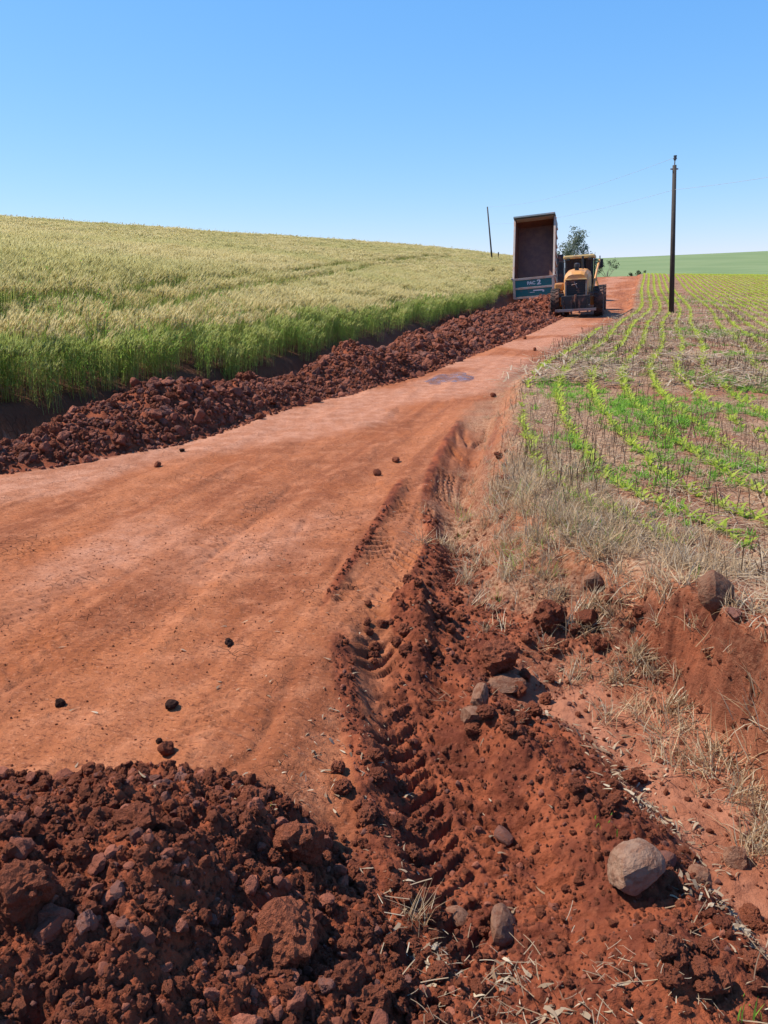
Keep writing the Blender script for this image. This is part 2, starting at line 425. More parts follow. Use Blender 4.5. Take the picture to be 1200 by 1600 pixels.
def link(name, data, parent=None, label=None, cat=None, group=None, kind=None):
    o = bpy.data.objects.new(name, data); COL.objects.link(o)
    if parent: o.parent = parent
    if label: o['label'] = label
    if cat: o['category'] = cat
    if group: o['group'] = group
    if kind: o['kind'] = kind
    return o

# ------------------------------------------------------------------ terrain sheet, cut into road, verge and fields
def build_ground():
    ang_f = np.linspace(-36, 36, 660); ang_b = np.linspace(36, 324, 90)[1:-1]
    ang = np.radians(np.concatenate([ang_f, ang_b])); na = len(ang)
    ds = [.75]
    while ds[-1] < 1150:
        d = ds[-1]; ds.append(d + min(d * d * (.0016 if d < 2 else .0011 if d < 3.6 else .00065 if d < 7.5 else .0011), d * .0125 if d < 120 else d * .03))
    ds = np.array(ds); nd = len(ds)
    A, Dm = np.meshgrid(ang, ds)
    X, Y = np.sin(A) * Dm, np.cos(A) * Dm
    z, mk = land(X.ravel(), Y.ravel(), True, True)
    V = np.stack([X.ravel(), Y.ravel(), z], 1)
    i = np.arange(nd - 1)[:, None] * na; j = np.arange(na)[None]; j2 = (j + 1) % na
    Fq = np.stack([i + j, i + na + j, i + na + j2, i + j2], -1).reshape(-1, 4)[:, ::-1]
    fm = {k: v[Fq].mean(1) for k, v in mk.items() if k in ('t_w', 't_r', 'green', 'inner')}
    fy = Y.ravel()[Fq].mean(1)
    reg = np.where(fm['green'] > .5, 4, np.where(fm['t_w'] > -.05, 3, np.where(fm['inner'] > .6, 2, np.where((fm['t_r'] > .05) & (fy < 60), 1, 0))))
    # ground under the viewer's feet closes the sheet
    names = ['dirt_road', 'road_verge', 'crop_field', 'wheat_field', 'far_hill']
    for r, nm in enumerate(names):
        f = Fq[reg == r]
        used, inv = np.unique(f, return_inverse=True)
        Vr = V[used]; fr = inv.reshape(f.shape)
        me = from_arrays(nm, Vr, fr, SOIL)
        for k in ('loose', 'pale', 'mulch', 'green', 'wheatsoil', 'gully'):
            at_ = me.attributes.new(k, 'FLOAT', 'POINT'); at_.data.foreach_set('value', mk[k][used].astype(np.float32))
        link(nm, me, kind='structure')
    ring = V[:na]; c = np.array([[0, 0, ground_z(0, 0)]])
    tri = np.stack([np.full(na, na), (np.arange(na) + 1) % na, np.arange(na)], 1)[:, ::-1]
    link('ground', from_arrays('ground', np.concatenate([ring, c]), tri, SOIL), kind='structure')
build_ground()
# ------------------------------------------------------------------ scattering (grass, straw, gravel: what nobody could count)
def scatter(name, P, rot, scl, variants, label=None, which=None, kind='stuff', parent=None):
    P = np.asarray(P, np.float32); n = len(P)
    me = bpy.data.meshes.new(name); me.vertices.add(n); me.vertices.foreach_set('co', P.ravel())
    a = me.attributes.new('rot', 'FLOAT_VECTOR', 'POINT'); a.data.foreach_set('vector', np.asarray(rot, np.float32).ravel())
    scl = np.asarray(scl, np.float32)
    if scl.ndim == 1: scl = np.repeat(scl[:, None], 3, 1)
    a = me.attributes.new('scl', 'FLOAT_VECTOR', 'POINT'); a.data.foreach_set('vector', scl.ravel())
    if which is None: which = rng.integers(0, len(variants), n)
    a = me.attributes.new('pick', 'INT', 'POINT'); a.data.foreach_set('value', np.asarray(which, np.int32))
    me.update()
    src = bpy.data.collections.new(name + '_kinds')
    for i, vm in enumerate(variants):
        src.objects.link(bpy.data.objects.new('%s_kind_%02d' % (name, i), vm))
    ng = bpy.data.node_groups.new(name, 'GeometryNodeTree')
    ng.interface.new_socket('Geometry', in_out='INPUT', socket_type='NodeSocketGeometry')
    ng.interface.new_socket('Geometry', in_out='OUTPUT', socket_type='NodeSocketGeometry')
    N, L = ng.nodes, ng.links
    gi, go = N.new('NodeGroupInput'), N.new('NodeGroupOutput')
    ci = N.new('GeometryNodeCollectionInfo'); ci.inputs['Collection'].default_value = src
    ci.inputs['Separate Children'].default_value = True; ci.inputs['Reset Children'].default_value = True
    ip = N.new('GeometryNodeInstanceOnPoints'); ip.inputs['Pick Instance'].default_value = True
    def named(nm, t):
        nd = N.new('GeometryNodeInputNamedAttribute'); nd.data_type = t; nd.inputs[0].default_value = nm
        return nd.outputs[0]
    L.new(gi.outputs[0], ip.inputs['Points']); L.new(ci.outputs[0], ip.inputs['Instance'])
    L.new(named('pick', 'INT'), ip.inputs['Instance Index']); L.new(named('scl', 'FLOAT_VECTOR'), ip.inputs['Scale'])
    e2r = N.new('FunctionNodeEulerToRotation'); L.new(named('rot', 'FLOAT_VECTOR'), e2r.inputs[0]); L.new(e2r.outputs[0], ip.inputs['Rotation'])
    L.new(ip.outputs[0], go.inputs[0])
    o = link(name, me, parent=parent, label=label, kind=kind)
    md = o.modifiers.new('scatter', 'NODES'); md.node_group = ng
    return o

def sector(n, d0, d1, a0=-37, a1=37, power=1.0):
    """random ground points in view, evenly thick on the ground when power=1, thicker near by when smaller"""
    u = rng.random(n)
    k = power * 2
    d = (d0 ** k + u * (d1 ** k - d0 ** k)) ** (1 / k) if k > .01 else d0 * (d1 / d0) ** u
    a = np.radians(a0 + rng.random(n) * (a1 - a0))
    return np.sin(a) * d, np.cos(a) * d

# ------------------------------------------------------------------ plant materials and blades
def leafmat(name, c1, c2, trans=.45, rough=.6, patch=None):
    M = Mat(name, rough, .25)
    col = M.mix(M.rand(), c1, c2)
    pos = M.add('ShaderNodeNewGeometry').outputs['Position']
    if patch: col = M.mix(M.math('MULTIPLY', M.ramp(M.noise(pos, .16, 3), .4, .65), .8), col, patch)
    M.color(col)
    tr = M.add('ShaderNodeBsdfTranslucent'); M.link(col, tr.inputs[0])
    mx = M.add('ShaderNodeMixShader'); mx.inputs[0].default_value = trans
    M.link(M.b.outputs[0], mx.inputs[1]); M.link(tr.outputs[0], mx.inputs[2])
    M.link(mx.outputs[0], M.n['Material Output'].inputs[0])
    return M.m
WHEAT_EAR = leafmat('wheat_ear', (.66, .55, .25), (.77, .66, .36), .5, patch=(.60, .54, .23))
WHEAT_GREEN = leafmat('green_wheat_ear', (.40, .46, .13), (.55, .55, .20), .55)
WHEAT_STALK = leafmat('wheat_stalk', (.24, .30, .07), (.36, .37, .11), .5)
WHEAT_LEAF = leafmat('wheat_leaf', (.22, .36, .055), (.35, .47, .10), .6)
WHEAT_DRY = leafmat('wheat_dry', (.22, .14, .07), (.30, .21, .11), .3)
SEEDLING = leafmat('seedling_leaf', (.36, .46, .045), (.50, .56, .09), .6)
WEED = leafmat('weed_leaf', (.17, .36, .035), (.27, .46, .06), .5)
STRAW = leafmat('straw', (.25, .155, .085), (.39, .275, .165), .2)
STRAW_PALE = leafmat('pale_straw', (.37, .275, .175), (.49, .39, .265), .2)
DRYGRASS = leafmat('dry_grass', (.36, .225, .120), (.56, .395, .225), .35)
STALK = leafmat('dead_stalk', (.105, .060, .036), (.21, .130, .078), .1)
HUSK = leafmat('husk', (.19, .115, .065), (.36, .26, .165), .2)

class Blades:
    """collects thin bent strips, each a few quads, into one mesh with several materials"""
    def __init__(self): self.v, self.f, self.mi = [], [], []
    def strip(self, p, d, length, width, bend=(0, 0, -.3), seg=3, mi=0, taper=True, side=None):
        d = np.array(d, float); d /= np.linalg.norm(d); p = np.array(p, float); bend = np.array(bend, float)
        s = np.cross(d, (0, 0, 1)) if side is None else np.array(side, float)
        if np.linalg.norm(s) < 1e-3: a = random.random() * 6.283; s = np.array((math.cos(a), math.sin(a), 0))
        s /= np.linalg.norm(s); b0 = len(self.v)
        for i in range(seg + 1):
            t = i / seg; w = width * .5 * ((1 - t ** 1.6) if taper else 1) * (1 if i else .7)
            q = p + d * length * t + bend * length * t * t
            self.v += [tuple(q - s * w), tuple(q + s * w)]
            if i: k = b0 + 2 * i; self.f.append((k - 2, k - 1, k + 1, k)); self.mi.append(mi)
    def ear(self, p, d, length, r, mi):
        d = np.array(d, float); d /= np.linalg.norm(d); p = np.array(p, float)
        s = np.cross(d, (0, 1, .2)); s /= np.linalg.norm(s); q = np.cross(d, s); b0 = len(self.v)
        self.v.append(tuple(p))
        for i in range(4):
            a = i * math.pi / 2; self.v.append(tuple(p + d * length * .4 + (s * math.cos(a) + q * math.sin(a)) * r))
        self.v.append(tuple(p + d * length))
        for i in range(4):
            a, b = b0 + 1 + i, b0 + 1 + (i + 1) % 4
            self.f += [(b0, b, a, a), (b0 + 5, a, b, b)]; self.mi += [mi, mi]
    def mesh(self, name, mats):
        me = bpy.data.meshes.new(name)
        me.from_pydata(self.v, [], [tuple(dict.fromkeys(f)) for f in self.f])
        for m_ in mats: me.materials.append(m_)
        me.polygons.foreach_set('material_index', self.mi); me.update()
        return me

# ------------------------------------------------------------------ wheat
def wheat_patch(size, n, fat, seed, leaves=2, green=False):
    random.seed(seed); B = Blades()
    for _ in range(n):
        x, y = (random.random() - .5) * size, (random.random() - .5) * size
        h = random.gauss(.65, .05); lean = (random.gauss(.10, .07), random.gauss(-.03, .06), 1)
        B.strip((x, y, 0), lean, h, .006 * fat, (.06, 0, 0), 2, 1, False)
        top = np.array((x, y, 0)) + np.array(lean) * h / math.hypot(*lean[:2], 1) + np.array((.06 * h, 0, 0))
        ed = (random.gauss(.42, .2), random.gauss(-.05, .15), 1)
        B.ear(top, ed, random.uniform(.09, .13), .012 * fat, 0)
        for _ in range(4):
            B.strip(top + np.array(ed) * .03, (ed[0] + random.gauss(.1, .2), random.gauss(-.05, .25), 1), random.uniform(.10, .16), .007 * fat, (.1, 0, -.1), 1, 0)
        for k in range(leaves):
            a = random.random() * 6.283; z = random.uniform(.18, .62 if green else .44)
            B.strip((x + lean[0] * z, y + lean[1] * z, z), (math.cos(a), math.sin(a), 1.3), random.uniform(.14, .24), .010 * fat, (0, 0, -.55), 2, 2)
        if random.random() < .7:
            a = random.random() * 6.283
            B.strip((x, y, random.uniform(.02, .2)), (math.cos(a), math.sin(a), .9), random.uniform(.1, .2), .008 * fat, (0, 0, -.8), 2, 3)
    return B.mesh('wheat_patch', [WHEAT_GREEN if green else WHEAT_EAR, WHEAT_STALK, WHEAT_LEAF, WHEAT_DRY])

def build_wheat():
    P, S, K, RZ = [], [], [], []
    tram1 = [tuple(hit(px, py, .8))[:2] for px, py in ((-60, 480), (100, 470), (280, 455), (585, 410), (700, 398))]
    tram2 = [tuple(hit(px, py, .8))[:2] for px, py in ((-60, 462), (190, 440), (550, 405), (680, 396))]
    for d0, d1, step, k0, nk in ((7, 19, .26, 0, 4), (19, 42, .36, 4, 3), (42, 118, .62, 7, 3)):
        g = np.arange(-d1, d1, step)
        X, Y = np.meshgrid(g, np.arange(0, d1, step))
        X = X.ravel() + (rng.random(X.size) - .5) * step; Y = Y.ravel() + (rng.random(Y.size) - .5) * step
        D = np.hypot(X, Y); an = np.degrees(np.arctan2(X, Y))
        k = (D >= d0) & (D < d1) & (an > -38) & (an < 22); X, Y, D = X[k], Y[k], D[k]
        tw = (xw(Y) - X) * CH + .06 * noise2(X * 2, Y * 2, 4)
        k = (tw > -.03) & (Y < 116); X, Y, D, tw = X[k], Y[k], D[k], tw[k]
        z = land(X, Y)
        tr = np.minimum(polydist(X, Y, tram1)[0], polydist(X, Y, tram2)[0])
        s = .98 + .09 * noise2(X * .25, Y * .25, 15) + .06 * noise2(X * .9, Y * .9, 16) + .05 * rng.standard_normal(len(X))
        s = s * np.where(tr < .25 + .003 * D, .70, 1) * (.86 + .14 * sstep(.1, .8, tw))
        P.append(np.stack([X, Y, z - .01], 1)); S.append(s); kk = k0 + rng.integers(0, nk, len(X)); kk = np.where(tw < .42 + .25 * noise2(X * .8, Y * .8, 17), 10 + rng.integers(0, 3, len(X)), kk); K.append(kk); RZ.append((rng.random(len(X)) - .5) * .9)
    P, S, K, RZ = map(np.concatenate, (P, S, K, RZ))
    rot = np.stack([rng.normal(0, .05, len(P)), rng.normal(0, .05, len(P)), RZ], 1)
    var = [wheat_patch(.30, 26, 1.0, i) for i in range(4)] + [wheat_patch(.44, 40, 1.25, 10 + i) for i in range(3)] + [wheat_patch(.76, 64, 2.0, 20 + i) for i in range(3)] + [wheat_patch(.32, 28, 1.15, 30 + i, 5, True) for i in range(3)]
    scatter('wheat', P, rot, S, var, label='ripening wheat, pale ears over green stalks, covering the hillside', which=K)
build_wheat()

def bush_weed(seed, n=26, h=.5, mat=WEED):
    random.seed(seed); B = Blades()
    for _ in range(n):
        a = random.random() * 6.283; el = random.uniform(.5, 2.2)
        L = h * random.uniform(.5, 1.0)
        B.strip((random.gauss(0, .03), random.gauss(0, .03), 0), (math.cos(a), math.sin(a), el), L, .004, (0, 0, -.1), 2, 0, False)
        d = np.array((math.cos(a), math.sin(a), el)); d /= np.linalg.norm(d)
        for k in range(5):
            q = d * L * random.uniform(.3, 1); b = random.random() * 6.283
            B.strip(q, (math.cos(b), math.sin(b), random.uniform(-.1, .7)), random.uniform(.05, .10), .03, (0, 0, -.3), 2, 0)
    return B.mesh('foliage', [mat])
for i, (px, py, h, lab) in enumerate((
        (82, 418, .5, 'dark green weed standing out high up in the wheat'), (90, 470, .55, 'bright green weed clump among the wheat ears below the tramline'),
        (148, 493, .5, 'green weed poking out of the wheat near its front edge'), (230, 503, .45, 'small pale weed at the front of the wheat, left'),
        (8, 438, .5, 'weed in the wheat at the very edge of the picture'), (340, 476, .4, 'faint green weed in mid wheat field'))):
    p = hit(px, py, .75)
    o = link('weed', bush_weed(100 + i, 30, 1.0 + h * .35), label=lab, cat='weed', group='weeds in the wheat')
    o.location = p

# ------------------------------------------------------------------ crop field: rows of seedlings, stubble, straw
row_f = curve([(0, 2.6), (2.5, 2.05), (4.1, 1.82), (5.0, 1.55), (5.7, 1.36), (7.2, 1.42), (9.0, 1.64), (12.5, 2.45), (18.5, 4.75), (26, 7.4), (36, 11.3), (60, 19.3), (90, 29.4), (130, 42)])
def seedling(seed, big=1.0):
    random.seed(seed); B = Blades()
    for k in range(random.randint(5, 7)):
        a = k * 2.4 + random.random(); el = random.uniform(.6, 1.8)
        B.strip((0, 0, 0), (math.cos(a), math.sin(a), el), big * random.uniform(.09, .17), .020 * big, (0, 0, -.45), 3, 0)
    return B.mesh('seedling', [SEEDLING])
SEEDS = [seedling(i) for i in range(6)]
def stubble_clump(seed, n, size, tall, thick):
    random.seed(seed); B = Blades()
    for _ in range(n):
        x, y = random.gauss(0, size), random.gauss(0, size)
        h = tall * random.uniform(.45, 1.1)
        d = (random.gauss(0, .16), random.gauss(0, .16), 1)
        a = random.random() * 6.283
        for sd in ((math.cos(a), math.sin(a), 0), (-math.sin(a), math.cos(a), 0)):
            B.strip((x, y, -.01), d, h, thick, (0, 0, 0), 1, 0, False, side=sd)
        if random.random() < .4:
            B.strip((x + d[0] * h * .6, y + d[1] * h * .6, h * .6), (random.gauss(0, .6), random.gauss(0, .6), 1), h * .4, thick * .8, (0, 0, 0), 1, 0, False)
    return B.mesh('stubble_clump', [STALK])
def litter_patch(seed, n, size, lmin, lmax, w, mats, lift=.012):
    random.seed(seed); B = Blades()
    for _ in range(n):
        a = random.random() * 6.283; L = random.uniform(lmin, lmax)
        x, y = (random.random() - .5) * size, (random.random() - .5) * size
        B.strip((x - math.cos(a) * L / 2, y - math.sin(a) * L / 2, random.uniform(.003, lift)), (math.cos(a), math.sin(a), random.gauss(.04, .10)), L, w * random.uniform(.6, 1.3),
                (random.gauss(0, .15), random.gauss(0, .15), random.uniform(-.05, .04)), 3, random.randrange(len(mats)), False)
    return B.mesh('litter_patch', mats)
def grass_tuft(seed, n, h, spread, mats, w=.004):
    random.seed(seed); B = Blades()
    for _ in range(n):
        a = random.random() * 6.283; el = random.uniform(.5, 2.6)
        B.strip((random.gauss(0, .03), random.gauss(0, .03), -.01), (math.cos(a) * spread, math.sin(a) * spread, el), h * random.uniform(.4, 1.1), w,
                (random.gauss(.05, .1), random.gauss(0, .1), -random.uniform(.1, .5)), 3, random.randrange(len(mats)))
    return B.mesh('grass_tuft', mats)

def build_crop():
    pos = []; ry = np.linspace(0, 130, 4000); rx = row_f(ry)
    for k in range(0, 105):
        y = 4.3 + k * .02
        while y < 99:
            gap = .085 if y < 30 else .14
            y += gap * random.uniform(.7, 1.4)
            x = float(np.interp(y, ry, rx)) + .48 * k + random.gauss(0, .018)
            if x > y * .80 + .5: continue
            pos.append((x, y, k))
    pos = np.array(pos); X, Y, K = pos[:, 0], pos[:, 1], pos[:, 2].astype(int)
    # thin the rows unevenly
    keep = (rng.random(len(X)) < np.clip(.95 + .7 * noise2(X * .35, Y * .22, 31) + .25 * noise2(X * 1.7, Y * 1.7, 32), .08, .98))
    se = -polydist(X, Y, edge_pts)[1]
    keep |= (K < 5) & (rng.random(len(X)) < .9)
    keep &= (se > .10) & (K != 7)
    X, Y, K = X[keep], Y[keep], K[keep]
    Z = land(X, Y); D = np.hypot(X, Y)
    s = 1.3 * (.75 + .45 * rng.random(len(X))) * (1 + .25 * noise2(X * .4, Y * .4, 33)) * (1 + .5 * sstep(20, 70, D))
    order = np.argsort(D - 6 * (s - 1)); inview = X[order] < Y[order] * .50
    big = order[inview][:300]; rest = np.setdiff1d(np.arange(len(X)), big)
    nth = ['first', 'second', 'third', 'fourth', 'fifth', 'sixth', 'seventh', 'eighth', 'ninth', 'tenth', 'eleventh', 'twelfth']
    def seed_label(k, d, sc_):
        row = nth[k] + ' crop row' if k < 12 else 'outermost crop row'
        return ('large' if sc_ > 1.45 else 'small' if sc_ < 1.1 else 'middling') + ' pale green seedling in the ' + row + ' from the road, ' + ('at its near end' if d < 6 else 'a few metres along' if d < 8 else 'further along')
    for i in big:
        o = link('seedling', SEEDS[int(rng.integers(6))], label=seed_label(K[i], D[i], s[i]), cat='seedling', group='nearest seedlings of the crop rows')
        o.location = (X[i], Y[i], Z[i]); o.rotation_euler = (rng.normal(0, .1), rng.normal(0, .1), rng.random() * 6.283); o.scale = (s[i],) * 3
    n = len(rest)
    rot = np.stack([rng.normal(0, .1, n), rng.normal(0, .1, n), rng.random(n) * 6.283], 1)
    scatter('seedling_rows', np.stack([X, Y, Z], 1)[rest], rot, s[rest], SEEDS, label='rows of young green seedlings running up the crop field')

    def infield(X, Y, m0=.02):
        se = -polydist(X, Y, edge_pts)[1]
        return (se > np.where(Y < 4.4, m0 + .16, m0)) & (Y < 100)
    # upright dead stalks
    X, Y = sector(3600, 3.2, 60, 4, 38, .3); k = infield(X, Y); X, Y = X[k], Y[k]
    k = rng.random(len(X)) < np.clip(.55 + .9 * noise2(X * .5, Y * .35, 41), .08, 1); X, Y = X[k], Y[k]; n = len(X)
    D = np.hypot(X, Y); Z = land(X, Y)
    which = np.where(D < 14, rng.integers(0, 4, n), 4 + rng.integers(0, 3, n))
    rot = np.stack([rng.normal(0, .08, n), rng.normal(0, .08, n), rng.random(n) * 6.283], 1)
    scatter('stubble', np.stack([X, Y, Z], 1), rot, .7 + .6 * rng.random(n), [stubble_clump(i, 3, .07, .24, .0045) for i in range(4)] + [stubble_clump(9 + i, 7, .25, .17, .008) for i in range(3)],
            label='dead brown stalks of the last crop standing between the rows', which=which)
    # straw lying flat
    X, Y = sector(8000, 2.2, 95, 3, 38, .3); k = infield(X, Y, .06); X, Y = X[k], Y[k]; n = len(X); D = np.hypot(X, Y); Z = land(X, Y)
    k = rng.random(n) < np.clip(.7 + .7 * noise2(X * .45, Y * .45, 43), .1, 1); X, Y, Z, D = X[k], Y[k], Z[k], D[k]; n = len(X)
    which = np.where(D < 12, rng.integers(0, 4, n), 4 + rng.integers(0, 3, n))
    rot = np.stack([rng.normal(0, .06, n), rng.normal(0, .06, n), rng.random(n) * 6.283], 1)
    mats = [STRAW, STRAW, STRAW_PALE, DRYGRASS]
    scatter('straw_litter', np.stack([X, Y, Z + .004], 1), rot, .7 + .6 * rng.random(n), [litter_patch(i, 20, .35, .04, .15, .0045, mats, .02) for i in range(4)] + [litter_patch(20 + i, 22, .9, .15, .4, .018, mats, .04) for i in range(3)],
            label='grey and tan straw lying over the soil of the crop field', which=which)
    # patches of bright weeds
    X, Y = sector(32000, 4.5, 60, 6, 37, .45); k = infield(X, Y, .2); X, Y = X[k], Y[k]
    m_ = np.zeros(len(X))
    for px, py, r in ((1000, 640, 1.5), (1050, 700, .9), (930, 560, 1.0), (1120, 520, 2.6), (1150, 600, 1.3), (1080, 470, 4.0), (860, 600, .7), (1130, 640, .8), (900, 690, .5), (1190, 560, 1.2)):
        c = hit(px, py); m_ = np.maximum(m_, 1 - np.hypot((X - c.x) * 1.3, (Y - c.y) * .6) / r)
    k = rng.random(len(X)) < np.clip(1.3 * m_ + .7 * noise2(X * 1.3, Y * .9, 45) - .12, .03, .9); X, Y = X[k], Y[k]; n = len(X)
    scatter('weed_cover', np.stack([X, Y, land(X, Y)], 1), np.stack([rng.normal(0, .1, n), rng.normal(0, .1, n), rng.random(n) * 6.283], 1), .5 + .6 * rng.random(n),
            [grass_tuft(60 + i, 22, .13, .9, [WEED], .011) for i in range(4)], label='bright green weed carpet in patches across the crop rows')
build_crop()

# ------------------------------------------------------------------ dry grass on the bank
def build_bank_grass():
    X, Y = sector(26000, 2.6, 40, -2, 33, .35)
    se = -polydist(X, Y, edge_pts)[1]; w = noise2(X * 1.6, Y * 1.6, 51) + .4 * noise2(X * 5, Y * 5, 52)
    steep = 1 - sstep(3.4, 4.2, Y)
    dens = np.exp(-((se - .12 + .12 * steep) / (.40 - .15 * steep)) ** 2) * (.75 + .7 * w) * (1 - .65 * steep) * (1 - .88 * sstep(5.0, 8, Y))
    k = rng.random(len(X)) < np.clip(dens * 1.6, 0, 1); X, Y = X[k], Y[k]; n = len(X)
    g = (rng.random(n) < .05) & (Y > 4.2)
    which = np.where(g, 5, rng.integers(0, 5, n))
    scatter('dry_grass', np.stack([X, Y, land(X, Y) - .005], 1), np.stack([rng.normal(0, .25, n), rng.normal(0, .25, n), rng.random(n) * 6.283], 1), (.45 + .6 * rng.random(n)) * (1 - .45 * sstep(5.5, 9, Y)),
            [grass_tuft(70 + i, 24, .26, .9, [DRYGRASS, DRYGRASS, STRAW_PALE], .0058) for i in range(5)] + [grass_tuft(79, 26, .26, .6, [WEED, DRYGRASS], .004)],
            label='dry tan grass matted along the field bank', which=which)
build_bank_grass()
TUFTS = [grass_tuft(200 + i, 55, .24, .9, [STRAW_PALE, DRYGRASS, STRAW], .0045) for i in range(4)]
for i, (px, py, s, lab) in enumerate((
        (725, 915, .9, 'pale dry grass tuft leaning over the end of the ditch'), (790, 900, 1.2, 'tall dry grass tuft with a few green blades on the bank'),
        (880, 820, .9, 'dry grass tuft on top of the bank beside the stubble'), (760, 985, .7, 'flattened dry tuft at the bottom of the bank'),
        (1000, 1020, .8, 'dead grass clump hanging on the gully edge'), (960, 1060, .6, 'grey dead grass clump above the gully floor'),
        (650, 1440, .75, 'wispy pale straw tuft beside the near heap'), (1030, 1055, .6, 'dry clump of stems under the gully bank'),
        (880, 925, .5, 'short dry tuft behind the dark clod'), (350, 572, 1.6, 'dead grass tuft on the cut bank under the wheat'))):
    p = hit(px, py); o = link('grass_tuft', TUFTS[i % 4], label=lab, cat='grass tuft', group='single tufts of dry grass')
    o.location = p; o.scale = (s,) * 3; o.rotation_euler = (0, 0, i * 1.3)

# ------------------------------------------------------------------ stones and clods
def stone_mat(name, a, b, c, bump=.5):
    M = Mat(name, .92, .15); co = M.coord()
    col = M.mix(M.rand(), a, b)
    col = M.mix(M.math('MULTIPLY', M.ramp(M.noise(co, 2.2, 3, .6), .45, .62), .75), col, c)
    M.color(col); M.bump(M.noise(co, 7, 4, .7), bump, .12)
    return M.m
RED_STONE = stone_mat('red_stone', (.185, .058, .034), (.33, .115, .067), (.22, .072, .042))
DARK_STONE = stone_mat('dark_stone', (.115, .048, .036), (.20, .090, .066), (.19, .064, .038))
CLOD = stone_mat('earth_clod', (.215, .060, .030), (.37, .113, .055), (.26, .076, .037), .8)
TAN_STONE = stone_mat('tan_stone', (.20, .098, .058), (.26, .130, .080), (.16, .058, .031), .5)
BLACK_CLOD = stone_mat('dark_clod', (.060, .026, .018), (.095, .040, .026), (.05, .02, .015), .8)

def rock(name, seed, sub, planes=9, rough=.10, mat=RED_STONE, soft=.0, squash=(1, 1, 1), crumb=False):
    r = np.random.default_rng(seed)
    bm = bmesh.new(); bmesh.ops.create_icosphere(bm, subdivisions=sub, radius=1)
    V = np.array([v.co for v in bm.verts]); rad_ = np.full(len(V), 1.25)
    for _ in range(planes):
        nrm = r.normal(size=3); nrm /= np.linalg.norm(nrm); d = r.uniform(.62, 1.0)
        c = V @ nrm; rad_ = np.minimum(rad_, np.where(c > .05, d / np.maximum(c, .05), 9))
    rad_ = rad_ * (1 - soft) + soft
    n = vnoise3(V * 1.7 + 9, seed) * .6 + vnoise3(V * 3.7 + 5, seed + 1) * .3 + vnoise3(V * 8 + 3, seed + 2) * .2 + (vnoise3(V * 17 + 3, seed + 3) * .11 if sub > 3 else 0)
    if crumb:
        n = n + sum(a_ * (1 - 2 * np.abs(vnoise3(V * f_ + 11, seed + 5))) for f_, a_ in ((2.6, .30), (5.5, .22), (11, .14), (22, .08))) - .25
    V = V * np.maximum(rad_ + rough * n, .25)[:, None] * np.array(squash)
    for v, c in zip(bm.verts, V): v.co = c
    for f in bm.faces: f.smooth = False
    me = bpy.data.meshes.new(name); bm.to_mesh(me); bm.free(); me.materials.append(mat)
    return me
STONES = [rock('stone', 10 + i, 2, 10, .10, (RED_STONE, DARK_STONE, RED_STONE, CLOD, RED_STONE)[i % 5]) for i in range(9)]
STONES_HI = [rock('stone', 30 + i, 4, 11, .22, (RED_STONE, DARK_STONE, RED_STONE, RED_STONE)[i % 4]) for i in range(10)]
CLODS = [rock('clod', 50 + i, 3, 6, .42, CLOD, .4, (1, .9, .8), True) for i in range(8)]
CLODS_HI = [rock('clod', 70 + i, 4, 6, .42, CLOD, .35, (1, .9, .8), True) for i in range(8)]

def rand_rot(n): return rng.random((n, 3)) * 6.283
def rand_scl(r): return r[:, None] * (.72 + .5 * rng.random((len(r), 3)))

def build_heap_stones():
    # stones one can pick out on the near heap
    X, Y = sector(4000, 1.0, 2.9, -36, 12, 1.0)
    _, mk = land(X, Y, True, True); k = (mk['heap'] > .6) & (rng.random(len(X)) < .9); X, Y = X[k][:300], Y[k][:300]; n = len(X)
    r = np.clip(.009 * rng.pareto(2.4, n) + .013, .013, .044); Z = land(X, Y)
    for i in range(n):
        clod = rng.random() < .65
        nm = 'earth_clod' if clod else 'heap_stone'
        r[i] = r[i] if clod else min(r[i], .030)
        dark = X[i] < -.45
        size = 'fist-sized' if r[i] > .032 else 'egg-sized' if r[i] > .022 else 'walnut-sized' if r[i] > .016 else 'small'
        dd_ = math.hypot(X[i], Y[i])
        level = 'near the top' if dd_ > 2.1 else 'halfway up' if dd_ > 1.7 else 'low down'
        lab = size + (' crumbly red clod ' if clod else ' broken red-brown stone ') + level + (' of the heap, far left' if X[i] < -.85 else ' in the dark left part of the heap' if dark else ' on the right flank of the heap')
        o = link(nm, (CLODS_HI if clod else STONES_HI)[int(rng.integers(8))], label=lab, cat='clod' if clod else 'stone', group='stones and clods of the near heap')
        o.location = (X[i], Y[i], Z[i] + r[i] * .25); o.rotation_euler = rng.random(3) * 6.283; o.scale = r[i] * (.75 + .5 * rng.random(3))
    # crumbs and gravel, too many to count
    X, Y = sector(90000, .9, 6.0, -37, 33, .7)
    _, mk = land(X, Y, True, True)
    w = np.clip(mk['heap'] * 1.0 + .34 * (mk['loose'] > .5) * (1 - mk['heap']) + .10 * (mk['gully'] > .4) + .02, 0, 1) * (1 - sstep(.15, .4, mk['mulch']) * .8)
    k = rng.random(len(X)) < w; X, Y = X[k][:30000], Y[k][:30000]; n = len(X)
    r = np.clip(.0026 * rng.pareto(2.1, n) + .0026, .0026, np.where(mk['heap'][k][:30000] > .5, .017, .011)) * (1 + .10 * np.hypot(X, Y))
    r = np.where((mk['loose'][k][:30000] < .3) & (mk['gully'][k][:30000] < .3), np.minimum(r, .0065) * .75, r)
    scatter('crumbled_earth', np.stack([X, Y, land(X, Y) + r * .3], 1), rand_rot(n), rand_scl(r), CLODS + STONES, label='crumbs of red earth and gravel over the heap, berms and ruts',
            which=np.where(rng.random(n) < .8, rng.integers(0, 8, n), 8 + rng.integers(0, 9, n)))
build_heap_stones()

